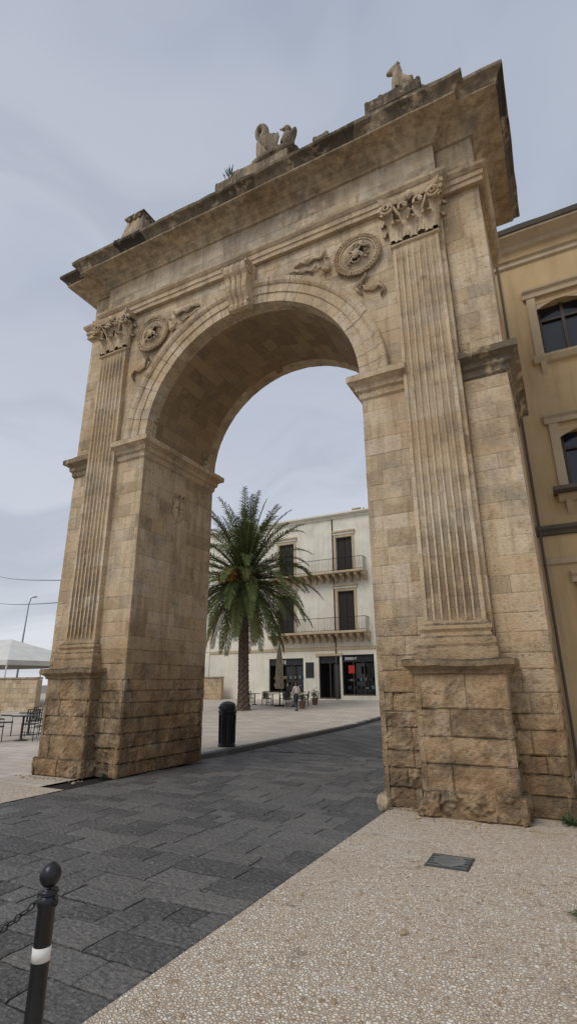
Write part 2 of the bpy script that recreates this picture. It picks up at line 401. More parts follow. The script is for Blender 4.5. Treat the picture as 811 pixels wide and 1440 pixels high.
def skip(u0,u1,z0,z1):
    return max(math.hypot(u,z-ZSP) for u in(u0,u1) for z in(z0,z1))<RO+.02
zsp=courses(ZSP,10.72,.29,.08,11)
wall(mb,lambda u,v,d:(u,-d,v),-WM,WM,zsp,clip=clip,skip=skip,offs=.002)
wall(mb,lambda u,v,d:(u,T+d,v),-WM,WM,zsp,clip=clip,skip=skip,offs=.002,cell=.4)
def fcol(z): return (random.uniform(0,.7),random.uniform(.65,1),random.choice([0,.1,.2,.35]))
wall(mb,lambda u,v,d:(u,-.0-d,v),-WM,WM,[11.1,11.52,12.0],L=1.05,colf=fcol,rnd=.005)
wall(mb,lambda u,v,d:(u,T+d,v),-WM,WM,[11.1,11.52,12.0],L=1.15,colf=fcol,rnd=.006,cell=.4)
for s in(-1,1):
    wall(mb,lambda u,v,d,s=s:(s*u,DW-d,v),WM,W,[11.1,11.38,11.7,12.0],L=.6,rnd=.006)
    wall(mb,lambda u,v,d,s=s:(s*u,T-DW+d,v),WM,W,[11.1,11.52,12.0],L=.9,rnd=.006)
    wall(mb,lambda u,v,d,s=s:(s*(W+d),u,v),DW,T-DW,[11.1,11.38,11.7,12.0],L=.7,rnd=.006)
    wall(mb,lambda u,v,d,s=s:(s*(WM+d),u,v),0,DW,[11.1,11.52,12.0],L=.9,rnd=.006)
mb.obj("spandrel_and_frieze",[STONE],arch)
mb=MB()
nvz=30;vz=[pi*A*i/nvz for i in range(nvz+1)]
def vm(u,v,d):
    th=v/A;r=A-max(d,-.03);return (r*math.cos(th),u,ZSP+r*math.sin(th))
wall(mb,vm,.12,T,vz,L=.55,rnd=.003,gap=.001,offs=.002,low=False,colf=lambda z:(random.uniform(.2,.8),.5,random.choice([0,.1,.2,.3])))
mb.obj("vault_stones",[VAULT_SHADED],arch)
mb=MB()
def archivolt(y0,sg):
    prof=[(A,.30),(A-.004,-.04),(2.81,-.045),(2.815,-.07),(3.0,-.075),(3.01,-.10),(3.06,-.13),(3.15,-.145),(3.165,-.13),(3.17,.02)]
    n=35
    for k in range(n):
        a0=pi*k/n+.0012;a1=pi*(k+1)/n-.0012;off=random.uniform(-.004,.004);m=4;vs=[]
        for i in range(m+1):
            a=a0+(a1-a0)*i/m
            for r,yy in prof:
                j=.007*n3((r*math.cos(a),yy,r*math.sin(a)),9);vs.append((r*math.cos(a),y0+sg*(yy-off+j),ZSP+r*math.sin(a)+j))
        q=len(prof);mb.add(vs,[(i*q+j,i*q+j+1,(i+1)*q+j+1,(i+1)*q+j) for i in range(m) for j in range(q-1)],rc(0,.9,random.choice([.5,.6,.75])),0)
archivolt(0,1);archivolt(T,-1)
mb.obj("archivolt",[STONE],arch)
mb=MB()
imp=[(0,6.60),(.035,6.64),(.045,6.74),(.09,6.78),(.10,6.87),(.17,6.92),(.215,6.94),(.22,7.05),(.20,7.07),(0,7.10)]
for s in(-1,1):
    p1=[(s*(PI_+.05),0),(s*A,0),(s*A,T),(s*(PI_+.5),T)]
    if s>0: p1=p1[::-1]
    sweep(mb,p1,imp,jit=.010,stone=.6)
    p2=[(s*(WM-.02),DW),(s*W,DW),(s*W,T-DW),(s*WM,T-DW)]
    if s<0:p2=p2[::-1]
    sweep(mb,p2,imp,jit=.014,grime_or_shade=.8,stone=.6)
ring=[(-W,DW),(-WM,DW),(-WM,0),(WM,0),(WM,DW),(W,DW),(W,T-DW),(WM,T-DW),(WM,T),(-WM,T),(-WM,T-DW),(-W,T-DW)]
sweep(mb,ring,[(-.05,10.72),(.10,10.72),(.10,10.83),(.125,10.84),(.125,10.95),(.15,10.97),(.19,11.03),(.20,11.09),(.0,11.12)],True,jit=.007,stone=.9,grime_or_shade=.15)
sweep(mb,ring,[(-.02,11.97),(.05,11.98),(.055,12.06),(.11,12.10),(.15,12.12),(.155,12.20),(.22,12.23),(.30,12.28),(.58,12.30),(.585,12.40),(.62,12.41)],True,jit=.010,stone=.6,grime_or_shade=.30)
sweep(mb,ring,[(.585,12.34),(.62,12.405),(.66,12.46),(.72,12.50),(.745,12.52),(.75,12.60),(.60,12.64),(0,12.74),(-1.2,12.80)],True,jit=.020,stone=.7,g=.4,grime_or_shade=1.0,step=.25)
mb.obj("entablature_and_impost_mouldings",[STONE],arch)
ped=MB();pil=MB();cap=MB()
def leaf(mb,cx,cy,z0,w_,h,curl,nx,ny,col):
    tx,ty=-ny,nx;ns,nt_=12,8;vs=[]
    for i in range(ns+1):
        s_=i/ns;out=.02+curl*s_**2.6;zq=h*math.sin(s_*2.1)/.99
        hw=w_/2*(.60+.55*math.sin(pi*min(1,s_*1.02)))*(1-.38*abs(math.sin(pi*3.5*s_)))*(1 if s_<.9 else .75)
        for j in range(nt_+1):
            t_=-1+2*j/nt_;o=out+.035*(1-t_*t_)+.015*math.cos(t_*pi*3)
            vs.append((cx+nx*o+tx*hw*t_,cy+ny*o+ty*hw*t_,z0+zq-.06*h*t_*t_))
    k=nt_+1
    mb.add(vs,[(i*k+j,i*k+j+1,(i+1)*k+j+1,(i+1)*k+j) for i in range(ns) for j in range(nt_)],col)
def volute(mb,cx,cy,cz,R,nx,ny,sgn,r0=.034):
    tx,ty=-ny,nx;pts=[];rad=[]
    for i in range(34):
        a=i/33*2.2*2*pi;r=R*(1-i/33)**.8+.01
        pts.append((cx+tx*sgn*r*math.cos(a)+nx*.07*i/33,cy+ty*sgn*r*math.cos(a)+ny*.07*i/33,cz+r*math.sin(a)));rad.append(r0*(1-.4*i/33))
    tube(mb,pts,rad,7,rc(0,.6))
for s in(-1,1):
    cx=s*3.86
    hg=.628; plh=hg+.07
    wall(ped,lambda u,v,d:(cx+u,-PG-.07-d,v),-plh,plh,[0,.33],L=.7,ero=lambda z:.05,rnd=.02,cell=.05)
    for q in(-1,1):
        wall(ped,lambda u,v,d,q=q:(cx+q*(plh+d),u,v),-PG-.07,DW+.1,[0,.33],L=.6,ero=lambda z:.045,rnd=.02,cell=.05)
    box(ped,cx-plh+.08,cx+plh-.08,-PG-.0,.1,0,.25)
    zp=[.30]+courses(.33,1.83,.36,.25,31+s)[1:]
    wall(ped,lambda u,v,d:(cx+u,-PG-d,v),-hg,hg,zp,L=.75,ero=ero,cell=.1)
    for q in(-1,1):
        wall(ped,lambda u,v,d,q=q:(cx+q*(hg+d),u,v),-PG,DW+.05,zp,L=.7,ero=ero,cell=.1)
    box(ped,cx-hg+.078,cx+hg-.078,-PG+.078,.1,.2,1.9)
    pth=[(cx-hg,DW),(cx-hg,-PG),(cx+hg,-PG),(cx+hg,DW)]
    sweep(ped,pth,[(-.02,1.80),(.03,1.82),(.035,1.86),(.09,1.90),(.125,1.92),(.13,1.99),(.10,2.01),(-.3,2.02)],jit=.022,grime_or_shade=.6,step=.08)
    h=.445
    pth=[(cx-h,.02),(cx-h,-P),(cx+h,-P),(cx+h,.02)]
    sweep(ped,pth,[(.115,2.0),(.12,2.17),(.10,2.19),(.115,2.22),(.12,2.27),(.10,2.31),(.06,2.34),(.045,2.39),(.055,2.41),(.075,2.44),(.07,2.49),(.04,2.51),(.02,2.53),(.0,2.57)],jit=.010,step=.08,grime_or_shade=.2)
    sweep(ped,pth,[(-.4,2.56),(.0,2.56)],cap=False)
    zz_=courses(2.56,9.70,.33,.1,51+s)
    nf=7;m_=.045;fw=(2*h-2*m_)/nf;fl=fw*.74
    sec=[(-h,.06),(-h,-P)];inn=[0,0]
    for k in range(nf):
        c0=-h+m_+fw*(k+.5)
        for i in range(7):
            a=pi*i/6;sec.append((c0-fl/2*math.cos(a),-P+ (fl*.50)*math.sin(a)));inn.append(1 if i<6 else 0)
    sec+=[(h,-P),(h,.06)];inn+=[0,0]
    for k in range(len(zz_)-1):
        zl=[zz_[k]+.0015,(zz_[k]+zz_[k+1])/2,zz_[k+1]-.0015]
        r_=random.uniform(.0,.9);gr_=.12+.38*sm((5.6-zl[1])/2.5);gl=random.choice([.5,.5,.7])
        vs=[]
        for z in zl:
            tp=1-.03*(z-2.56)/7.1
            fe=min(1,max(0,(z-2.66)/.05))*min(1,max(0,(9.55-z)/.05))
            for (x,y) in sec:
                yy=-P+(y+P)*fe if -P<y<.05 else y
                j=.005*n3((x+cx,y,z),7)+.004*n3((x+cx,y,z),31)
                vs.append((cx+x*tp+j,yy+j,z))
        q=len(sec)
        pil.add(vs,[(i*q+j,i*q+j+1,(i+1)*q+j+1,(i+1)*q+j) for i in range(2) for j in range(q-1)],[(r_,gl,gr_*inn[j]) for i in range(2) for j in range(q-1)])
    box(pil,cx-h+.04,cx+h-.04,-P+.062,.05,2.56,9.70,(.8,.5,.3))
    h2=.42
    pth=[(cx-h2,.02),(cx-h2,-P),(cx+h2,-P),(cx+h2,.02)]
    sweep(cap,pth,[(0,9.66),(.03,9.67),(.05,9.70),(.03,9.73),(0,9.74)],jit=.003)
    sweep(cap,pth,[(-.04,9.74),(-.03,10.1),(0,10.4),(.05,10.56)],jit=.003,grime_or_shade=.6)  # bell coloured darker: painted shade for depth in the gaps between leaves
    box(cap,cx-h2+.05,cx+h2-.05,-P+.06,.05,9.6,10.55)
    for k in range(3):
        leaf(cap,cx+(-1+k)*.29,-P-.02,9.74,.27,.40,.17,0,-1,rc(.0,.5,.6))
    for k in range(2):
        leaf(cap,cx+(-.5+k)*.29,-P-.005,9.82,.27,.64,.22,0,-1,rc(.0,.5,.6))
    for q in(-1,1):
        leaf(cap,cx+q*h2,-.03,9.74,.24,.40,.14,q,0,rc(.1,.8));leaf(cap,cx+q*h2,-.03,9.85,.2,.6,.18,q,0,rc(.1,.8))
        leaf(cap,cx+q*(h2-.02),-P,9.80,.28,.64,.24,q*.7,-.7,rc(.0,.5,.6))
        volute(cap,cx+q*.46,-P-.17,10.47,.135,0,-1,q,.036)
        volute(cap,cx+q*.15,-P-.12,10.47,.085,0,-1,-q,.026)
        tube(cap,[(cx+q*.16,-P-.03,10.05),(cx+q*.22,-P-.10,10.3),(cx+q*.33,-P-.15,10.5),(cx+q*.46,-P-.18,10.60)],[.02,.03,.038,.036],6)
    vs=[];n=12
    for z,ex in((10.59,.0),(10.64,.03),(10.715,.04)):
        for i in range(n+1):
            u=-1+2*i/n;yy=-P-.08-.15*abs(u)**1.7-ex;vs.append((cx+u*(.55+ex),yy,z))
    k=n+1
    cap.add(vs,[(i*k+j,i*k+j+1,(i+1)*k+j+1,(i+1)*k+j) for i in range(2) for j in range(n)],(.4,.5,0))
    cap.add([vs[i] for i in range(k)]+[(cx+.55,.05,10.59),(cx-.55,.05,10.59)],[tuple(range(k+2))],(.4,.5,.3))
    for q in(-1,1):
        cap.add([(cx+q*.55,.05,10.59),(cx+q*.55,-P-.23,10.59),(cx+q*.59,-P-.27,10.715),(cx+q*.59,.05,10.715)],[(0,1,2,3)],(.4,.5,0))
    ell(cap,(cx,-P-.17,10.64),(.085,.06,.10),bump=.5)
ped.obj("pedestals",[STONE],arch);pil.obj("fluted_pilasters",[STONE],arch)
cap.obj("corinthian_capitals",[STONE],arch,smooth=True)
mb=MB()
prof=[(-.03,10.66),(-.30,10.66),(-.40,10.62),(-.47,10.54),(-.50,10.43),(-.48,10.32),(-.42,10.24),(-.40,10.16),(-.41,10.05),(-.40,9.93),(-.36,9.83),(-.30,9.74),(-.27,9.66),(-.29,9.58),(-.27,9.50),(-.20,9.46),(-.12,9.48),(-.05,9.52)]
nx=28;vs=[]
for i in range(nx+1):
    u=-1+2*i/nx
    for (y,z) in prof:
        wd=.30-.055*(10.66-z);f=.045*(1-abs(math.sin(u*pi*2)))**1.5 if abs(u)<.9 else 0
        vs.append((u*wd,y+f*(1 if y<-.1 else 0),z))
k=len(prof);mb.add(vs,[(i*k+j,i*k+j+1,(i+1)*k+j+1,(i+1)*k+j) for i in range(nx) for j in range(k-1)],(.3,.5,.1))
for q in(0,nx): mb.add(vs[q*k:(q+1)*k],[tuple(range(k))],(.4,.5,0))
for q in(-1,1):
    for (yy,zc_,R) in((-.32,10.45,.17),(-.19,9.60,.11)):
        pts=[];rad=[]
        for i in range(26):
            a=i/25*4*pi;r=R*(1-i/25)+.01;pts.append((q*(.30-.055*(10.66-zc_)+.012),yy-r*math.cos(a),zc_+r*math.sin(a)));rad.append(.026)
        tube(mb,pts,rad,6)
mb.obj("keystone_scroll",[STONE],arch,smooth=False)
mb=MB()
for s,cx,sd_ in((-1,-2.62,3),(1,2.70,5)):
    cz=9.90;n=40;vs=[(cx,-.10,cz)]
    rr=[(.15,-.10),(.33,-.075),(.38,-.06),(.40,-.02)]
    for r,y in rr: vs+=[(cx+r*math.cos(2*pi*i/n),y,cz+r*math.sin(2*pi*i/n)) for i in range(n)]
    fs=[(0,1+i,1+(i+1)%n) for i in range(n)]
    for q in range(3): fs+=[(1+q*n+i,1+q*n+(i+1)%n,1+(q+1)*n+(i+1)%n,1+(q+1)*n+i) for i in range(n)]
    mb.add(vs,fs,(.45,.5,.25))
    tube(mb,[(cx+.385*math.cos(2*pi*i/40),-.07,cz+.385*math.sin(2*pi*i/40)) for i in range(41)],.022,6,cap=False)
    for i in range(46):
        a=2*pi*i/46
        for rr_,tw in((.43,.5),(.475,-.5)):
            rot=Matrix.Rotation(-(a+pi/2+tw),3,'Y')
            ell(mb,(cx+rr_*math.cos(a),-.07-random.uniform(0,.02),cz+rr_*math.sin(a)),(.048,.035,.020),rot,7,5,rc(.2,.8),bump=.3)
    rnd_=random.Random(sd_)
    tube(mb,[(cx-.20,-.12,cz-.22),(cx+.18,-.14,cz+.24)],[.024,.02],6)
    tube(mb,[(cx+.22,-.11,cz-.16),(cx-.18,-.13,cz+.12)],[.02,.018],6)
    tube(mb,[(cx+.02,-.11,cz+.26),(cx+.12,-.14,cz+.14),(cx+.28,-.11,cz+.08)],[.02,.03,.02],6)
    pts=[(cx+.16*math.cos(a)*(1-a/11)-.02,-.12,cz-.10+.12*math.sin(a)) for a in [i*.45 for i in range(14)]]
    tube(mb,pts,[.026*(1-i/20) for i in range(14)],6)
    ell(mb,(cx-.02,-.12,cz+.0),(.08,.04,.11),bump=.5)
    for i in range(10):
        a=rnd_.uniform(0,2*pi);r=rnd_.uniform(.1,.28);ell(mb,(cx+r*math.cos(a),-.09,cz+r*math.sin(a)),(.045,.03,.02),Matrix.Rotation(rnd_.uniform(0,3),3,'Y'),7,5,bump=.6)
    def ribbon(pts,w0,d=.03,fold=.02):
        for k_ in range(3):
            tube(mb,[(x+.0,-.02-d-fold*math.sin(i*1.9+k_),z+(k_-1)*w0*.6) for i,(x,z) in enumerate(pts)],[w0*(.30+.5*math.sin(pi*(i+.6)/(len(pts)+.2))) for i in range(len(pts))],6,rc(.1,.7))
    X=lambda u:s*u
    ribbon([(X(2.02),10.30),(X(1.88),10.22),(X(1.74),10.30),(X(1.58),10.22),(X(1.44),10.30),(X(1.26),10.24)],.045)
    ribbon([(X(1.80),10.02),(X(1.66),9.96),(X(1.56),10.06),(X(1.42),10.02),(X(1.30),10.12),(X(1.12),10.10)],.035)
    ribbon([(X(2.86),9.36),(X(2.72),9.22),(X(2.80),9.06),(X(2.98),8.98),(X(3.10),9.04),(X(3.20),8.90),(X(3.12),8.76)],.045)
    ribbon([(X(2.72),9.20),(X(2.64),9.10),(X(2.74),8.96)],.035)
    bx=X(2.0);ell(mb,(bx,-.07,9.84),(.11,.06,.055),Matrix.Rotation(.5*s,3,'Y'),9,6,bump=.2)
    ell(mb,(bx-s*.12,-.10,9.91),(.045,.04,.04));leaf(mb,bx+s*.05,-.06,9.80,.14,.30,.05,0,-1,(.4,.5,0))
mb.obj("medallions_and_reliefs",[STONE],arch,smooth=True)
mb=MB()
def shield(y,z,h,wd,x0=-A):
    vs=[];n=9;rows=10
    for i in range(rows+1):
        v=i/rows;half=wd/2*(1.0 if v>.45 else math.sqrt(max(.02,v/.45)))*(1-.12*math.sin(pi*min(1,max(0,(v-.5)*2))))
        for j in range(n+1):
            t=-1+2*j/n;vs.append((x0+.015+.025*(1-t*t)*min(1,v*3+.3),y+half*t,z+h*v))
    k=n+1;mb.add(vs,[(i*k+j,i*k+j+1,(i+1)*k+j+1,(i+1)*k+j) for i in range(rows) for j in range(n)],(.3,.5,0))
    e=[vs[i*k] for i in range(rows+1)]+[vs[rows*k+j] for j in range(k)]+[vs[i*k+n] for i in range(rows,-1,-1)]
    tube(mb,e,.014,6)
shield(1.28,5.40,.55,.42)
for q in(-.12,0,.12): tube(mb,[(-A+.03,1.28+q,5.98),(-A+.035,1.28+q*1.5,6.08)],[.025,.016],6)
tube(mb,[(-A+.03,1.08,5.97),(-A+.04,1.28,5.98),(-A+.03,1.48,5.97)],.018,6)
tube(mb,[(-A+.04,1.28,5.5),(-A+.045,1.28,5.9)],.012,6);tube(mb,[(-A+.04,1.15,5.74),(-A+.04,1.41,5.74)],.012,6)
ell(mb,(-A+.15,2.15,7.17),(.09,.12,.09),bump=.4);ell(mb,(-A+.2,2.05,7.22),(.05,.05,.06),bump=.4)
mb.obj("coat_of_arms",[STONE],arch,smooth=True)
mb=MB()
box(mb,-W+.1,W-.1,DW+.1,T-DW-.1,11.99,12.78)
def stepblk(x0,x1,y0,z0,z1,L=.7,gr=.5):
    zs=courses(z0,z1,.34,.1,int(abs(x0)*10))
    cf=lambda z:(random.random(),.5,gr)
    wall(mb,lambda u,v,d:(u,y0-d,v),x0,x1,zs,L=L,colf=cf,rnd=.02,ero=lambda z:.013)
    wall(mb,lambda u,v,d:(x0-d,u,v),y0,T-.3,zs,L=L,colf=cf,rnd=.02);wall(mb,lambda u,v,d:(x1+d,u,v),y0,T-.3,zs,L=L,colf=cf,rnd=.02)
    box(mb,x0+.05,x1-.05,y0+.05,T-.35,z0,z1-.02,(.6,.5,.9))
stepblk(-4.0,4.0,.1,12.72,13.25)
stepblk(-1.0,1.1,-.02,12.72,13.92,gr=.5)
stepblk(-.55,.95,.03,13.92,14.10,gr=.5)
stepblk(3.05,4.30,-.05,12.72,14.02,gr=.8)
stepblk(3.35,4.15,.02,14.02,14.14,gr=.8)
stepblk(1.75,2.15,.0,12.9,13.85,gr=.7)
stepblk(-4.35,-3.2,0,12.72,13.5)
stepblk(-4.4,-4.15,-.1,13.5,13.62,gr=.6)
mb.obj("attic_blocks",[STONE],arch)
fin_=empty("stone_tower_finial",(XC-3.80,D+.36,13.5));mb=MB()
def tap(b0,b1,z0,z1,gr):
    vs=[(sx*b,sy*b,z) for z,b in((z0,b0),(z1,b1)) for sx,sy in((-1,-1),(1,-1),(1,1),(-1,1))]
    mb.add(vs,[(0,1,5,4),(1,2,6,5),(2,3,7,6),(3,0,4,7),(4,5,6,7),(0,1,2,3)],(random.random(),.5,gr))
tap(.42,.38,0,.25,.3);tap(.38,.29,.25,.78,.2);tap(.29,.34,.78,.85,.5);tap(.36,.36,.85,.91,.8)
tap(.34,.08,.91,1.22,.8);tap(.07,.05,1.22,1.29,.9)
for k in range(4):
    for q in(-.18,0,.18):
        R_=Matrix.Rotation(k*pi/2,3,'Z');c_=R_@Vector((q,-.32,1.0));bbox(mb,c_.x-.04,c_.x+.04,c_.y-.04,c_.y+.04,.74,.853,.01,(.5,.5,.5))
mb.obj("tower_blocks",[STONE],fin_)
# ------------------------------------------------------------ skin figures
def skin(name,chains,mat,parent,sub=1):
    vs=[];es=[];rd=[];key={}
    def add(p,r):
        k=tuple(round(c,4) for c in p)
        if k not in key: key[k]=len(vs);vs.append(p);rd.append(r)
        return key[k]
    for ch in chains:
        pr=None
        for p,r in ch:
            i=add(p,r)
            if pr is not None and pr!=i: es.append((pr,i))
            pr=i
    me=bpy.data.meshes.new(name);me.from_pydata(vs,es,[]);me.materials.append(mat)
    ob=bpy.data.objects.new(name,me);bpy.context.collection.objects.link(ob)
    sk=ob.modifiers.new("skin",'SKIN')
    ld=me.skin_vertices[0].data
    for i,r in enumerate(rd):
        ld[i].radius=(r,r);ld[i].use_root=(i==0)
    sk.use_smooth_shade=True
    ss=ob.modifiers.new("sub",'SUBSURF');ss.levels=sub;ss.render_levels=sub
    if parent: ob.parent=parent
    return ob
pe=empty("stone_pelican_statue",(XC+.38,D+.32,14.08));pe.scale=(1.28,1.28,1.42)
skin("pelican_body",[
 [((0,0,.35),.24),((.12,0,.22),.22),((.26,0,.12),.13),((.38,0,.05),.07)],
 [((0,0,.35),.24),((-.10,0,.52),.19),((-.13,0,.68),.12),((-.08,0,.82),.09),((-.05,0,.95),.08),((-.10,0,1.06),.075),((-.19,0,1.09),.085)],
 [((-.19,0,1.09),.085),((-.26,0,1.00),.06),((-.26,0,.88),.045),((-.21,0,.76),.03)],
 [((0,0,.35),.24),((-.05,.1,.08),.1),((-.07,.12,-.02),.08)],[((0,0,.35),.24),((-.05,-.1,.08),.1),((-.07,-.12,-.02),.08)],
],STATUE,pe,2)
mb=MB()
for q in(-1,1):
    for k in range(6):
        rot=Matrix.Rotation(-.5+k*.16,3,'Y');ell(mb,(.03+.05*k,q*(.19+.012*k),.42-.05*k),(.09,.035,.22),rot,8,6,(.4,.5,.3),bump=.25)
px,pz=.46,.12
ell(mb,(px,-.05,.20+pz),(.13,.13,.22),None,9,7,(.4,.5,.3),bump=.3);ell(mb,(px+.02,-.07,.44+pz),(.085,.08,.10),None,8,6,(.4,.5,.3),bump=.3)
tube(mb,[(px-.04,-.12,.44+pz),(px-.12,-.13,.47+pz)],[.035,.012],6)
ell(mb,(px+.1,-.04,.26+pz),(.04,.1,.2),Matrix.Rotation(.5,3,'Y'),8,6,(.4,.5,.3),bump=.3)
ell(mb,(.15,0,.02),(.55,.3,.12),None,18,6,(.5,.5,.3),bump=.3)
mb.obj("pelican_wings_and_chicks",[STATUE],pe,smooth=True)
dg=empty("stone_dog_statue",(XC+3.80,D+.30,14.12));dg.scale=(1.2,1.2,1.2)
skin("dog_body",[
 [((.10,0,.30),.13),((.20,0,.14),.15),((.30,0,.05),.09)],
 [((.10,0,.30),.13),((0,0,.46),.14),((-.02,0,.60),.10),((0,0,.73),.08),((-.04,0,.83),.085),((-.14,0,.81),.06),((-.23,0,.77),.04)],
 [((0,0,.46),.14),((-.08,.07,.30),.055),((-.10,.08,.14),.04),((-.11,.08,.02),.04),((-.18,.08,.0),.035)],
 [((0,0,.46),.14),((-.08,-.07,.30),.055),((-.10,-.08,.14),.04),((-.11,-.08,.02),.04),((-.18,-.08,.0),.035)],
 [((.20,0,.14),.15),((.10,.12,.14),.09),((.06,.13,.02),.045),((-.04,.13,.0),.04)],
 [((.20,0,.14),.15),((.10,-.12,.14),.09),((.06,-.13,.02),.045),((-.04,-.13,.0),.04)],
 [((.30,0,.05),.09),((.42,0,.02),.035),((.5,.05,.02),.02)],
 [((-.04,0,.83),.085),((.02,.06,.87),.03),((.06,.08,.80),.02)],[((-.04,0,.83),.085),((.02,-.06,.87),.03),((.06,-.08,.80),.02)],
],STATUE,dg,2)
# ------------------------------------------------------------ weeds, debris, guard stone
LEAF=simple("weed_leaf",(.06,.095,.035),.6)
def weed(name,x,y,z,n=40,r=.08,h=.16):
    mb=MB()
    for i in range(n):
        a=random.uniform(0,2*pi);l=h*random.uniform(.5,1.2);d=Vector((math.cos(a)*r*2,math.sin(a)*r*2,l));b=Vector((random.gauss(0,r*.5),random.gauss(0,r*.5),0));s_=Vector((-math.sin(a),math.cos(a),0))*.012
        m=b+d*.6;e=b+d+Vector((0,0,-l*.25));mb.add([b-s_*.4,b+s_*.4,m+s_,m-s_,e],[(0,1,2,3),(3,2,4)])
    return mb.obj(name,[LEAF],None,loc=(x,y,z))
weed("weeds",XC-.55,D+.05,13.9,30,.08,.38);weed("weeds.001",XC+WM+.1,D-.02,0);weed("weeds.002",XC+W-.05,D+.05,0,50,.1,.14);weed("weeds.003",-.12,5.2,0,40,.07,.05);weed("weeds.004",XC-A-.3,D-.03,0,20,.05,.08)
mb=MB()
for i in range(190):
    q=random.random()
    if q<.35: x=XC+random.uniform(3.0,5.4);y=D-.42-abs(random.gauss(0,.10))
    elif q<.6: x=XC+random.uniform(-4.8,-2.9);y=D-.42-abs(random.gauss(0,.10))
    elif q<.75: x=XC+random.uniform(2.6,3.1);y=D-.03-abs(random.gauss(0,.05))
    else: x=random.uniform(-2.5,2);y=random.uniform(2,8)
    r=random.uniform(.006,.020) if random.random()<.95 else .030
    ell(mb,(x,y,r*.4),(r*1.3,r,r*.7),Matrix.Rotation(random.uniform(0,3),3,'Z'),6,4,rc(),bump=.5)
mb.obj("stone_debris",[WALLST])
mb=MB();ell(mb,(XC+A+.03,D-.11,.06),(.10,.09,.13),None,18,12,(.4,.6,.1),bump=.6);mb.obj("guard_stone",[WALLST],None,smooth=True)
# ------------------------------------------------------------ buildings
def facade(mb,x0,x1,z0,z1,y,ops,mat,rec=.28):
    xs=sorted({x0,x1}|{o[0] for o in ops}|{o[1] for o in ops});zs=sorted({z0,z1}|{o[2] for o in ops}|{o[3] for o in ops})
    for i in range(len(xs)-1):
        for j in range(len(zs)-1):
            cx=(xs[i]+xs[i+1])/2;cz=(zs[j]+zs[j+1])/2
            if any(o[0]<cx<o[1] and o[2]<cz<o[3] for o in ops): continue
            mb.add([(xs[i],y,zs[j]),(xs[i+1],y,zs[j]),(xs[i+1],y,zs[j+1]),(xs[i],y,zs[j+1])],[(0,1,2,3)],(.5,.5,0),mat)
    for a,b,c,d in ops:
        mb.add([(a,y,c),(b,y,c),(b,y,d),(a,y,d),(a,y+rec,c),(b,y+rec,c),(b,y+rec,d),(a,y+rec,d)],[(0,1,5,4),(1,2,6,5),(2,3,7,6),(3,0,4,7)],(.5,.5,0),mat)
YF=40.0;k_=YF/36
FX=lambda x:x*k_
FZ=lambda z:(z-2.1)*k_+1.7
cb=empty("cream_townhouse",(0,0,0));mb=MB()
mats=[CREAM,TRIM,SHUT,GLASS,IRON,WFR,WHITE,GREYTRIM]
zg=.4;zroof=FZ(14.63)
wz=[(FZ(9.95),FZ(12.70)),(FZ(5.65),FZ(8.57))]
cols=[(FX(-19.45),FX(-18.1)),(FX(-14.5),FX(-13.2)),(FX(-23.6),FX(-22.4))]
ops=[(a,b,z0,z1) for a,b in cols for z0,z1 in wz]
shops=[(FX(-20.3),FX(-17.4),.95,FZ(3.86)),(FX(-16.15),FX(-14.5),.5,FZ(3.95)),(FX(-14.35),FX(-11.95),.75,FZ(4.0))]
facade(mb,-29.3,-10.0,zg-.6,zroof,YF,ops+shops,0)
facade(mb,-29.3,-10.0,zg-.6,zroof,YF+14,[],0)
mb.add([(-29.3,YF,0),(-29.3,YF+14,0),(-29.3,YF+14,zroof),(-29.3,YF,zroof)],[(0,1,2,3)],(.5,.5,0),0)
mb.add([(-10,YF,0),(-10,YF+14,0),(-10,YF+14,zroof),(-10,YF,zroof)],[(0,1,2,3)],(.5,.5,0),0)
mb.add([(-29.3,YF,zroof),(-10,YF,zroof),(-10,YF+14,zroof),(-29.3,YF+14,zroof)],[(0,1,2,3)],(.5,.5,0),1)
for a,b,z0,z1 in ops:
    m=(a+b)/2
    for q,(p0,p1) in enumerate(((a+.03,m-.015),(m+.015,b-.03))):
        bbox(mb,p0,p1,YF+.18,YF+.24,z0+.02,z1-.03,.01,(.5,.5,0),2)
        for i in range(22):
            zq=z0+.1+i*(z1-z0-.25)/22;box(mb,p0+.06,p1-.06,YF+.165,YF+.18,zq,zq+.05,(.5,.5,0),2)
    for xa,xb in((a-.2,a-.002),(b+.002,b+.2)): box(mb,xa,xb,YF-.06,YF+.02,z0,z1+.0,(.5,.5,0),1)
    box(mb,a-.2,b+.2,YF-.063,YF+.02,z1,z1+.22,(.5,.5,0),1);box(mb,a-.32,b+.32,YF-.22,YF+.02,z1+.42,z1+.55,(.5,.5,0),1);box(mb,a-.25,b+.25,YF-.12,YF+.02,z1+.222,z1+.418,(.5,.5,0),0)
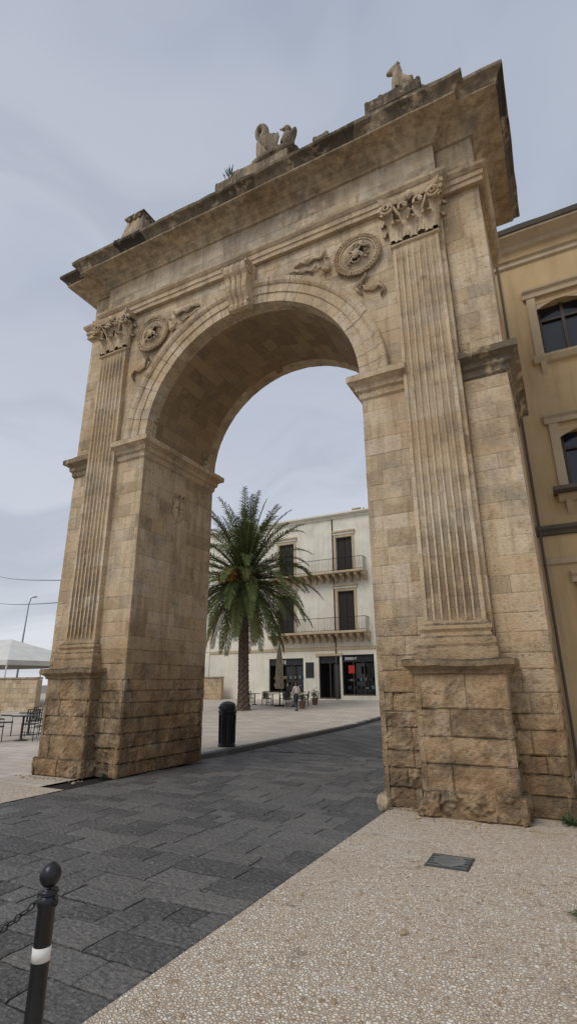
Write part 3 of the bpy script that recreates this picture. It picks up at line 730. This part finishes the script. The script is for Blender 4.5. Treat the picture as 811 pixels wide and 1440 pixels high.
def balcony(x0,x1,z,h=1.05,dp=1.0):
    bbox(mb,x0,x1,YF-dp,YF,z-.18,z,.02,(.5,.5,0),1)
    n=int((x1-x0)/.13)
    for i in range(n+1):
        x=x0+.04+(x1-x0-.08)*i/n;tube(mb,[(x,YF-dp+.05,z),(x,YF-dp+.02,z+h*.5),(x,YF-dp+.05,z+h)],.011,4,mat=4)
    for zq in(z+.06,z+h): tube(mb,[(x0+.04,YF-dp+.05,zq),(x1-.04,YF-dp+.05,zq)],.02,4,mat=4)
    for xx in(x0+.04,x1-.04):
        for i in range(8):
            yy=YF-dp+.05+(dp-.05)*i/8;tube(mb,[(xx,yy,z),(xx,yy,z+h)],.011,4,mat=4)
        tube(mb,[(xx,YF-dp+.05,z+h),(xx,YF,z+h)],.02,4,mat=4)
    m=int((x1-x0)/.62)
    for i in range(m+1):
        x=x0+.12+(x1-x0-.24)*i/m
        vs=[(x+q,yy,zq) for q in(-.11,.11) for yy,zq in((YF,z-.18),(YF-dp*.9,z-.18),(YF-dp*.85,z-.36),(YF-dp*.4,z-.5),(YF,z-.85))]
        mb.add(vs,[(0,1,2,3,4),(5,6,7,8,9),(0,1,6,5),(1,2,7,6),(2,3,8,7),(3,4,9,8)],(.5,.5,0),1)
balcony(FX(-19.7),FX(-12.1),FZ(9.95));balcony(FX(-20),FX(-12.1),FZ(5.62))
pf=[(-29.3,YF),(-10,YF),(-10,YF+14)]
sweep(mb,pf,[(0,zroof-.5),(.08,zroof-.45),(.1,zroof-.3),(.3,zroof-.2),(.38,zroof-.15),(.38,zroof-.02),(0,zroof+.02)],jit=0,step=2,mat=0)
sweep(mb,pf,[(0,FZ(4.35)),(.06,FZ(4.36)),(.08,FZ(4.55)),(0,FZ(4.6))],jit=0,step=2,mat=1)
for xa in(-29.3,-10.6): box(mb,xa,xa+.6,YF-.07,YF-.001,.2,zroof-.5,(.5,.5,0),0)
box(mb,-15.5,-14.9,YF+3,YF+3.6,zroof,zroof+1.2,(.5,.5,0),0);bbox(mb,-15.6,-14.8,YF+2.9,YF+3.7,zroof+1.2,zroof+1.32,.02,(.5,.5,0),1)
tube(mb,[(-16.4,YF-.06,zroof-.4),(-16.4,YF-.06,.4)],.05,6,mat=7)
for x in(-13.0,-13.6): ell(mb,(x,YF+.4,zroof+.18),(.10,.10,.16),None,8,6,mat=2)
SH=[simple("shop_display_blue",(.09,.16,.21),.4),simple("poster_red",(.50,.04,.03),.5),simple("sign_white",(.75,.75,.72),.5),simple("display_dark",(.03,.03,.035),.3),simple("shop_goods_warm",(.22,.17,.11),.5)]
mats+=SH
rs_=random.Random(12)
for i,(a,b,z0,z1) in enumerate(shops):
    mb.add([(a,YF+1.6,z0),(b,YF+1.6,z0),(b,YF+1.6,z1),(a,YF+1.6,z1)],[(0,1,2,3)],(.5,.5,0),3)
    for xx in(a,b): mb.add([(xx,YF+.28,z0),(xx,YF+1.6,z0),(xx,YF+1.6,z1),(xx,YF+.28,z1)],[(0,1,2,3)],(.5,.5,0),11)
    mb.add([(a,YF+.28,z0),(b,YF+.28,z0),(b,YF+1.6,z0),(a,YF+1.6,z0)],[(0,1,2,3)],(.5,.5,0),12);mb.add([(a,YF+.28,z1),(b,YF+.28,z1),(b,YF+1.6,z1),(a,YF+1.6,z1)],[(0,1,2,3)],(.5,.5,0),11)
    if i!=1:
        for zq in(z0+.45,z0+1.05):
            box(mb,a+.1,b-.1,YF+.6,YF+.9,zq,zq+.03,(.5,.5,0),11);x=a+.15
            while x<b-.45:
                ww=rs_.uniform(.15,.38);bbox(mb,x,x+ww,YF+.6,YF+.8,zq+.032,zq+rs_.uniform(.14,.36),.01,(.5,.5,0),rs_.choice([8,8,11,12,11,12]));x+=ww+rs_.uniform(.08,.25)
    n=3 if i!=1 else 2
    for j in range(n+1):
        x=a+(b-a)*j/n;box(mb,x-.04,x+.04,YF+.17,YF+.24,z0,z1,(.5,.5,0),5)
    box(mb,a,b,YF+.168,YF+.238,z1-.55,z1-.0,(.5,.5,0),11)
    box(mb,a,b,YF+.168,YF+.238,z0,z0+.12,(.5,.5,0),5)
a,b,z0,z1=shops[2]
box(mb,a+.5,a+1.0,YF+.10,YF+.165,2.4,3.0,(.5,.5,0),9)
def sign(x,z,h,pat,m=10,y=YF+.10):
    for ch in pat:
        wd=h*.6
        if ch in 'EFLPRHNM': box(mb,x,x+h*.16,y,y+.06,z,z+h,(.5,.5,0),m)
        if ch in 'ELS': box(mb,x,x+wd,y+.001,y+.06,z,z+h*.15,(.5,.5,0),m)
        if ch in 'ETFPRSA': box(mb,x,x+wd,y+.001,y+.06,z+h*.85,z+h,(.5,.5,0),m)
        if ch in 'EHFPRSA': box(mb,x,x+wd*.9,y+.002,y+.06,z+h*.43,z+h*.57,(.5,.5,0),m)
        if ch in 'T': box(mb,x+wd*.4,x+wd*.6,y+.002,y+.06,z,z+h,(.5,.5,0),m)
        if ch in 'HNMAR': box(mb,x+wd*.8,x+wd,y+.003,y+.06,z,z+h,(.5,.5,0),m)
        if ch in 'A': box(mb,x,x+h*.16,y+.003,y+.06,z,z+h,(.5,.5,0),m)
        x+=h*.85
sign(a+.25,z1-.40,.20,"ARREMT")
a,b,z0,z1=shops[0];sign(a+.7,z1-.44,.28,"ESTE")
box(mb,FX(-17.2),FX(-16.55),YF-.05,YF,2.1,3.3,(.5,.5,0),11);box(mb,FX(-17.1),FX(-16.65),YF-.056,YF-.05,2.4,2.9,(.5,.5,0),2)
box(mb,FX(-16.35),FX(-14.3),YF-.1,YF,FZ(3.95),FZ(3.95)+.2,(.5,.5,0),1)
mb.obj("facade_and_details",mats,cb)
YT=13.0
tb=empty("tan_palazzo",(0,0,0));mb=MB();mats=[TAN,TRIM,GREYTRIM,GLASS,WFR,IRON]
wins=[]
for i in range(4):
    xa=.62+i*3.2
    for zb,zt in((9.6,11.12),(5.92,7.45),(1.8,3.6)): wins.append((xa,xa+1.15,zb,zt))
facade(mb,-1.6,14,-.1,13.3,YT,wins,0,rec=.3)
for x in(-1.6,14): mb.add([(x,YT,0),(x,YT+14,0),(x,YT+14,13.3),(x,YT,13.3)],[(0,1,2,3)],(.5,.5,0),0)
mb.add([(-1.6,YT+14,0),(14,YT+14,0),(14,YT+14,13.3),(-1.6,YT+14,13.3)],[(0,1,2,3)],(.5,.5,0),0)
mb.add([(-1.6,YT,13.3),(14,YT,13.3),(14,YT+14,13.3),(-1.6,YT+14,13.3)],[(0,1,2,3)],(.5,.5,0),2)
pt=[(-1.6,YT+14),(-1.6,YT),(14,YT),(14,YT+14)]
sweep(mb,pt,[(0,12.45),(.06,12.5),(.06,12.62),(.12,12.66),(.0,12.70)],jit=.004,step=.6,mat=1)
sweep(mb,pt,[(0,12.95),(.08,13.0),(.12,13.1),(.3,13.2),(.38,13.24),(.38,13.30)],jit=.006,step=.5,mat=1)
sweep(mb,pt,[(.38,13.30),(.42,13.31),(.45,13.44),(.40,13.46),(0,13.6)],jit=.012,step=.3,mat=2)
sweep(mb,pt,[(0,4.88),(.06,4.90),(.08,4.98),(.14,5.02),(.14,5.1),(0,5.14)],jit=.005,step=.5,mat=2)
sweep(mb,pt,[(0,4.2),(.05,4.22),(.05,4.34),(0,4.36)],jit=.005,step=.5,mat=1)
for a,b,z0,z1 in wins:
    m=(a+b)/2
    mb.add([(a,YT+.28,z0),(b,YT+.28,z0),(b,YT+.28,z1),(a,YT+.28,z1)],[(0,1,2,3)],(.5,.5,0),3)
    n=10;rise=.18;vs=[(a+(b-a)*i/n,YT+.01,z1-rise+rise*math.sin(pi*i/n)) for i in range(n+1)]+[(a+(b-a)*i/n,YT+.01,z1+.01) for i in range(n+1)]
    mb.add(vs,[(i,i+1,n+2+i,n+1+i) for i in range(n)],(.5,.5,0),1)
    for (p0,p1) in((a,a+.07),(m-.04,m+.04),(b-.07,b)): box(mb,p0,p1,YT+.20,YT+.26,z0,z1,(.5,.5,0),4)
    for zq in(z0,z1-.45): box(mb,a,b,YT+.205,YT+.255,zq,zq+.05,(.5,.5,0),4)
    for xa,xb in((a-.2,a-.002),(b+.002,b+.2)): box(mb,xa,xb,YT-.07,YT+.02,z0-.1,z1+.18,(.5,.5,0),1)
    sweep(mb,[(a-.28,YT),(b+.28,YT)],[(0,z1+.18),(.09,z1+.18),(.10,z1+.3),(.16,z1+.36),(.17,z1+.42),(0,z1+.45)],jit=.004,mat=1)
    sweep(mb,[(a-.26,YT),(b+.26,YT)],[(0,z0-.3),(.10,z0-.27),(.17,z0-.16),(.18,z0-.10),(0,z0-.08)],jit=.004,mat=1)
    for xx in(a-.12,b+.02):
        vs=[(xx+q,yy,zq) for q in(0,.12) for yy,zq in((YT,z0-.28),(YT-.15,z0-.28),(YT-.08,z0-.45),(YT,z0-.6))]
        mb.add(vs,[(0,1,2,3),(4,5,6,7),(0,1,5,4),(1,2,6,5),(2,3,7,6)],(.5,.5,0),1)
    if 5<z0<7: bbox(mb,a-.35,b+.35,YT-.5,YT-.001,z0-.12,z0-.02,.015,(.5,.5,0),2)
tube(mb,[(-.14,YT-.08,13.0),(-.14,YT-.08,0)],.03,8,mat=2)
mb.obj("walls_windows_and_cornice",mats,tb)
# ------------------------------------------------------------ palm tree
pt_=NT("palm_frond_green")
at=pt_.n('ShaderNodeSeparateColor',{0:pt_.n('ShaderNodeAttribute',attribute_name="Col").outputs['Color']}).outputs
c=pt_.mix(at[0],(.028,.050,.015),(.11,.135,.042));c=pt_.mix(at[1],c,(.26,.175,.07))
FROND=pt_.out(c,.65,spec=.2)
BARK=simple("palm_bark",(.13,.10,.075),.95,0,.5,9,.8);DATES=simple("date_clusters",(.50,.22,.06),.7)
PX,PY=-17.75,28.4
palm=empty("palm_tree",(PX,PY,g(PY)));mb=MB()
H=7.9;nn=18;vs=[];rows=140
for i in range(rows+1):
    t=i/rows;z=t*H;r=.31+.12*math.exp(-t*14)-.04*t+(.15*sm((t-.86)/.14))
    for k in range(nn):
        a=2*pi*k/nn;dm=.035*(math.sin(k*pi*2/ nn*6+i*1.05)+math.sin(-k*pi*2/nn*6+i*1.05))
        rr=r+dm+.03*random.random();vs.append((rr*math.cos(a)-.12*math.sin(t*2),rr*math.sin(a),z))
mb.add(vs,[(i*nn+k,i*nn+(k+1)%nn,(i+1)*nn+(k+1)%nn,(i+1)*nn+k) for i in range(rows) for k in range(nn)])
mb.obj("trunk",[BARK],palm)
mb=MB()
rn=random.Random(4);NF=120
for f in range(NF):
    t=f/NF;el=math.radians(86-t*140+rn.uniform(-7,7));azm=f*2.39996+rn.uniform(-.2,.2)
    L=rn.uniform(4.7,6.0)*(1-.15*t);dead=1 if t>.95 else 0
    d=Vector((math.cos(azm)*math.cos(el),math.sin(azm)*math.cos(el),math.sin(el)))
    p=Vector((-.1,0,H+.25-.5*t))+Vector((d.x,d.y,0))*.2;ns=30;pts=[p.copy()];dirs=[d.copy()]
    droop=rn.uniform(.028,.050)+(-.003 if t<.25 else .010)
    for i in range(ns):
        s_=i/ns;d=(d+Vector((0,0,-droop*(.25+1.9*s_*s_+.3*s_)))).normalized();p=p+d*(L/ns);pts.append(p.copy());dirs.append(d.copy())
    base=rn.random()*.6
    tube(mb,pts[::4]+[pts[-1]],[.045*(1-i/10)+.006 for i in range(len(pts[::4])+1)],4,(.9,.2+.6*dead,0),cap=False)
    side0=Vector((-math.sin(azm),math.cos(azm),0))
    for i in range(3,ns+1):
        s_=i/ns;tt=dirs[i];side=(side0-tt*side0.dot(tt)).normalized();up=side.cross(tt)
        if up.z<0: up=-up
        for sub_ in range(2):
            for q in(-1,1):
                ll=(.62*math.sin(pi*min(1,s_*.85+.12))**.7+.1)*rn.uniform(.8,1.15)
                dd=(side*q*.8+tt*rn.uniform(.55,.85)+up*rn.uniform(.0,.40)).normalized()
                dd2=(dd+Vector((0,0,-.5-.35*rn.random()))).normalized()
                b=pts[i]-tt*(L/ns)*.5*sub_;wv=tt.cross(dd).cross(dd).normalized()*.025
                m=b+dd*ll*.5;e=m+dd2*ll*.5
                mb.add([b-wv*.7,b+wv*.7,m+wv,m-wv,e],[(0,1,2,3),(3,2,4)],(min(1,base+rn.random()*.5),dead*.9+(.25 if rn.random()<.04 else 0),0))
mb.obj("fronds",[FROND],palm)
mb=MB()
for k in range(6):
    a=(3.4,2.9,4.0,5.4,4.6,2.3)[k];d=Vector((math.cos(a),math.sin(a)*.8-.4,0)).normalized()
    pts=[Vector((0,0,H+.1))+d*(.3+1.3*i/6)+Vector((0,0,.9*math.sin(i/6*2.4)-.25*i/6*1.5)) for i in range(7)]
    tube(mb,pts,.03,5)
    for i in range(110):
        e=pts[-1]+Vector((rn.gauss(0,.16),rn.gauss(0,.16),rn.uniform(-.6,.1)));ell(mb,e,(.035,.035,.05),None,5,4)
mb.obj("date_bunches",[DATES],palm)
# ------------------------------------------------------------ street furniture
lb=empty("litter_bin",(-8.98,13.5,g(13.5)));mb=MB()
lathe(mb,(0,0,0),[(.24,0),(.25,.02),(.25,.06),(.225,.08),(.225,.5),(.24,.86),(.26,.88),(.27,.92),(.27,.955),(.25,.965)],24)
lathe(mb,(0,0,.965),[(.24,0),(.245,.10),(.22,.17),(.15,.22),(.05,.24),(.01,.245)],24)
for i in range(16):
    a=2*pi*i/16;tube(mb,[(.232*math.cos(a),.232*math.sin(a),.09),(.246*math.cos(a),.246*math.sin(a),.85)],.012,5)
bbox(mb,-.14,.14,-.262,-.24,1.0,1.08,.006)
mb.obj("bin_body",[BLACKP],lb)
bo=empty("bollard",(-2.31,2.02,0));mb=MB()
lathe(mb,(0,0,0),[(.075,0),(.075,.03),(.058,.06),(.05,.10),(.048,.12),(.040,.13),(.038,.72),(.044,.73),(.046,.745),(.044,.76),(.034,.77),(.028,.785),(.032,.795)],28)
ell(mb,(0,0,.85),(.048,.048,.052),None,24,14);lathe(mb,(0,0,.775),[(.042,0),(.046,.008),(.042,.018)],24)
lathe(mb,(0,0,.52),[(.0395,0),(.040,.0),(.040,.055),(.0395,.055)],28,mat=1)
def torus(c,R,r,rot,mat=0,sx=1.5):
    vs=[];n,m=14,6
    for i in range(n):
        a=2*pi*i/n
        for j in range(m):
            b=2*pi*j/m;v=Vector(((R+r*math.cos(b))*math.cos(a)*sx,(R+r*math.cos(b))*math.sin(a),r*math.sin(b)));vs.append(rot@v+Vector(c))
    mb.add(vs,[(i*m+j,((i+1)%n)*m+j,((i+1)%n)*m+(j+1)%m,i*m+(j+1)%m) for i in range(n) for j in range(m)],(.5,.5,0),mat)
torus((.050,0,.75),.016,.004,Matrix.Rotation(pi/2,3,'X'),sx=1);torus((-.050,0,.75),.016,.004,Matrix.Rotation(pi/2,3,'X'),sx=1)
NL=46;x0,z0=-.062,.735;span=1.9
for i in range(NL):
    t=i/NL;x=x0-span*t;z=z0-.42*math.sin(pi*t)
    R_=Matrix.Rotation(-math.atan2(-.42*pi*math.cos(pi*t),-span),3,'Y')@Matrix.Rotation((pi/2 if i%2 else 0)+.3,3,'X')
    torus((x,-.0,z),.013,.0035,R_,sx=1.9)
mb.obj("post_and_chain",[BLACKP,WHITE],bo,smooth=True)
bo2=empty("bollard.001",(-2.31-2.0,2.02,0));mb=MB()
lathe(mb,(0,0,0),[(.075,0),(.075,.03),(.058,.06),(.05,.10),(.040,.13),(.038,.72),(.046,.745),(.034,.77),(.032,.795)],28);ell(mb,(0,0,.85),(.048,.048,.052),None,24,14)
mb.obj("post",[BLACKP],bo2,smooth=True)
mh=empty("manhole_cover",(-1.34,6.05,0));mb=MB()
MET=simple("galvanised_drain",(.20,.21,.20),.6,.3)
bbox(mb,-.21,.21,-.21,.21,-.02,.008,.004,mat=1)
for k in range(5): box(mb,-.19,.19,-.17+k*.08,-.15+k*.08,.008,.012,mat=0)
lathe(mb,(0,0,.008),[(.15,0),(.155,.006),(.15,.010),(.13,.008),(.02,.009)],28,mat=0)
mb.obj("drain_lid",[MET,simple("dark_cast_frame",(.07,.072,.066),.6,.2)],mh)
RATTAN=simple("dark_rattan",(.05,.04,.035),.7);TBL=simple("table_top_dark",(.04,.035,.03),.4)
def chair(name,x,y,rot,z):
    e=empty(name,(x,y,z));e.rotation_euler=(0,0,rot);mb=MB()
    for sx in(-.2,.2):
        tube(mb,[(sx,-.2,0),(sx,-.19,.45),(sx,-.19,.66),(sx,.2,.68)],.014,5);tube(mb,[(sx,.22,0),(sx,.2,.45),(sx,.27,.88)],.014,5)
    bbox(mb,-.22,.22,-.22,.22,.43,.46,.01)
    for k in range(6): box(mb,-.19+k*.07,-.165+k*.07,.235,.255,.5,.86)
    tube(mb,[(-.2,.27,.88),(0,.29,.9),(.2,.27,.88)],.016,5);tube(mb,[(-.2,.21,.5),(.2,.21,.5)],.012,5);tube(mb,[(-.2,-.2,.2),(.2,-.2,.2)],.01,5)
    mb.obj("chair_frame",[RATTAN],e)
def table(name,x,y,z,r=.38):
    e=empty(name,(x,y,z));mb=MB()
    lathe(mb,(0,0,0),[(.22,0),(.22,.02),(.05,.05),(.03,.08),(.03,.70),(.12,.72),(r,.725),(r+.01,.74),(r,.755)],20)
    mb.obj("table",[TBL],e)
for (x,y) in((-15.9,12.1),(-17.4,13.5),(-14.9,13.9)):
    table("cafe_table",x,y,g(y))
    for a in(.3,2.2,4.1): chair("cafe_chair",x+.75*math.cos(a),y+.75*math.sin(a),a-pi/2,g(y))
for (x,y) in((-18.3,33.0),(-16.9,33.6),(-19.9,33.3),(-16.2,32.0)):
    table("cafe_table",x,y,g(y))
    for a in(.5,2.6,4.6): chair("cafe_chair",x+.7*math.cos(a),y+.7*math.sin(a),a-pi/2,g(y))
chair("cafe_chair",-13.55,17.6,.8,g(17.6));chair("cafe_chair",-14.3,18.2,2.4,g(18))
CAN=simple("beige_canvas",(.36,.30,.21),.9,0,.3,4,.3)
pa=empty("closed_parasol",(-17.4,32.3,g(32.3)));mb=MB()
lathe(mb,(0,0,0),[(.35,0),(.35,.08),(.06,.1),(.035,.12),(.035,3.9),(.01,4.1)],14)
n=20;vs=[]
for i in range(13):
    t=i/12;z=1.1+2.75*t;r=.20*(1-t)**.6+.05+.04*math.sin(t*pi)
    for k in range(n): a=2*pi*k/n;rr=r*(1+.22*math.cos(5*a+t*2));vs.append((rr*math.cos(a),rr*math.sin(a),z))
mb.add(vs,[(i*n+k,i*n+(k+1)%n,(i+1)*n+(k+1)%n,(i+1)*n+k) for i in range(12) for k in range(n)],(.5,.5,0),1)
mb.obj("parasol_parts",[IRON,CAN],pa)
TERRA=simple("terracotta",(.20,.12,.08),.8)
for nm,x,y in(("potted_plant",-14.9,30.6),("potted_plant.001",-15.6,34)):
    pp=empty(nm,(x,y,g(y)));mb=MB();lathe(mb,(0,0,0),[(.16,0),(.22,.38),(.25,.40),(.24,.43),(.18,.42)],16)
    for i in range(260):
        v=Vector((random.gauss(0,.16),random.gauss(0,.16),.65+random.gauss(0,.16)));d=Vector((random.gauss(0,1),random.gauss(0,1),random.gauss(0,1))).normalized()*.07;e_=d.cross(Vector((.3,.5,.8))).normalized()*.025
        mb.add([v-d,v+e_,v+d,v-e_],[(0,1,2,3)],(.5,.5,0),1)
    mb.obj("pot_and_leaves",[TERRA,LEAF],pp)
def rubble(name,x0,x1,y,z0,z1,th=.4):
    mb=MB();zs=courses(z0,z1,.3,.15,int(abs(x0)))
    wall(mb,lambda u,v,d:(u,y-d,v),x0,x1,zs,L=.7,cell=.5,rnd=.01,offs=.008,ero=lambda z:.01,low=False)
    box(mb,x0+.02,x1-.02,y+.05,y+th,z0,z1-.02);x=x0
    while x<x1: bbox(mb,x,min(x+.98,x1),y-.06,y+th+.04,z1,z1+.12,.02,rc(.2,1,.5,.3));x+=1.0
    return mb.obj(name,[WALLST])
rubble("low_stone_wall",-37,-26.4,38.6,.2,2.15)
rubble("low_stone_wall.001",-75,-31,24.2,.0,2.05)
tn=empty("white_marquee",(-42,29,0));mb=MB()
CANW=simple("white_canvas",(.62,.61,.57),.8,0,.1,1,.1)
X1,Y1=6.5,4
vs=[(-X1,-Y1,3.4),(X1,-Y1,3.4),(X1,Y1,3.4),(-X1,Y1,3.4),(-1.0,0,5.3),(1.0,0,5.3)]
mb.add(vs,[(0,1,5,4),(2,3,4,5),(1,2,5),(3,0,4)],(.5,.5,0),0)
for a,b in((0,1),(1,2),(2,3),(3,0)):
    p,q=Vector(vs[a]),Vector(vs[b]);dn=Vector((0,0,-.35));mb.add([p,q,q+dn,p+dn],[(0,1,2,3)],(.5,.5,0),0)
for x in(-X1,0,X1):
    for y in(-Y1,Y1): tube(mb,[(x,y,0),(x,y,3.4)],.05,6,mat=1)
mb.obj("canopy_and_poles",[CANW,WHITE],tn)
sl_=empty("street_lamp",(-46.5,34,0));mb=MB()
tube(mb,[(0,0,0),(0,0,5),(.15,0,9.2),(.35,0,9.8),(.7,0,9.9)],[.10,.08,.05,.045,.04],8);ell(mb,(.9,0,9.88),(.35,.14,.07),None,12,7)
mb.obj("pole_and_head",[simple("lamp_grey",(.25,.26,.27),.5)],sl_)
mb=MB()
for (z0,z1) in((4.25,14.5),(3.75,11.3)):
    pts=[(-10.2+(-60+10.2)*i/14,9.6+(38-9.6)*i/14,z0+(z1-z0)*i/14-.35*math.sin(pi*i/14)) for i in range(15)];tube(mb,pts,.016,5)
mb.obj("overhead_cable",[IRON])
# ------------------------------------------------------------ pedestrian
SKIN_=simple("skin",(.42,.26,.18),.6,var=.1);TOP_=simple("pale_blouse",(.62,.55,.55),.8,var=.15);TRO=simple("dark_trousers",(.05,.05,.065),.8);HAIR=simple("brown_hair",(.06,.035,.02),.6);SHO=simple("dark_shoes",(.03,.025,.02),.5)
wo=empty("pedestrian_woman",(-14.4,28.8,g(28.8)));wo.rotation_euler=(0,0,math.radians(65))
skin("trousers",[[((0,0,.86),.135),((.075,0,.80),.105),((.10,.10,.46),.065),((.095,.12,.12),.045)],[((0,0,.86),.135),((-.075,0,.80),.105),((-.09,.02,.46),.065),((-.09,-.20,.16),.045)],[((0,0,.86),.135),((0,0,.96),.125)]],TRO,wo,2)
skin("blouse",[[((0,0,.94),.135),((0,0,1.08),.115),((0,0,1.24),.135),((0,0,1.34),.10),((0,0,1.38),.055)],
 [((0,0,1.24),.135),((.15,0,1.32),.055),((.20,-.05,1.12),.045),((.20,.04,.96),.038)],[((0,0,1.24),.135),((-.15,0,1.32),.055),((-.20,.06,1.12),.045),((-.18,.16,.98),.038)]],TOP_,wo,2)
skin("neck_and_head",[[((0,0,1.36),.045),((0,.01,1.42),.045),((0,.02,1.49),.078),((0,.02,1.57),.08)],[((0,.02,1.49),.078),((0,.105,1.485),.018)]],SKIN_,wo,2)
for s_,hx,hy,hz in((1,.20,.05,.95),(-1,-.18,.17,.97)):
    ch=[[((hx,hy,hz),.024),((hx,hy+.015,hz-.07),.028)]]
    for k in range(4): ch.append([((hx,hy+.015,hz-.07),.028),((hx,hy-.012+.018*k,hz-.115),.009),((hx-s_*.012,hy-.008+.018*k,hz-.15+.006*abs(k-1.5)),.008)])
    ch.append([((hx,hy,hz),.024),((hx-s_*.015,hy+.045,hz-.06),.009),((hx-s_*.02,hy+.055,hz-.09),.008)])
    skin("hand",ch,SKIN_,wo,1)
mb=MB();ell(mb,(0,-.02,1.565),(.095,.10,.10),None,14,10);ell(mb,(0,-.06,1.48),(.085,.06,.12),None,12,8);mb.obj("hair",[HAIR],wo,smooth=True)
mb=MB()
for sx in(-.03,.03): ell(mb,(sx,.098,1.525),(.011,.008,.008),None,8,6)
ell(mb,(0,.097,1.45),(.022,.008,.007),None,8,6,mat=1);mb.obj("eyes_and_mouth",[HAIR,simple("lips",(.35,.12,.10),.5)],wo,smooth=True)
mb=MB();ell(mb,(.095,.16,.045),(.045,.13,.045),None,10,6);ell(mb,(-.09,-.19,.07),(.045,.12,.045),Matrix.Rotation(-.5,3,'X'),10,6);mb.obj("shoes",[SHO],wo,smooth=True)
print("done")
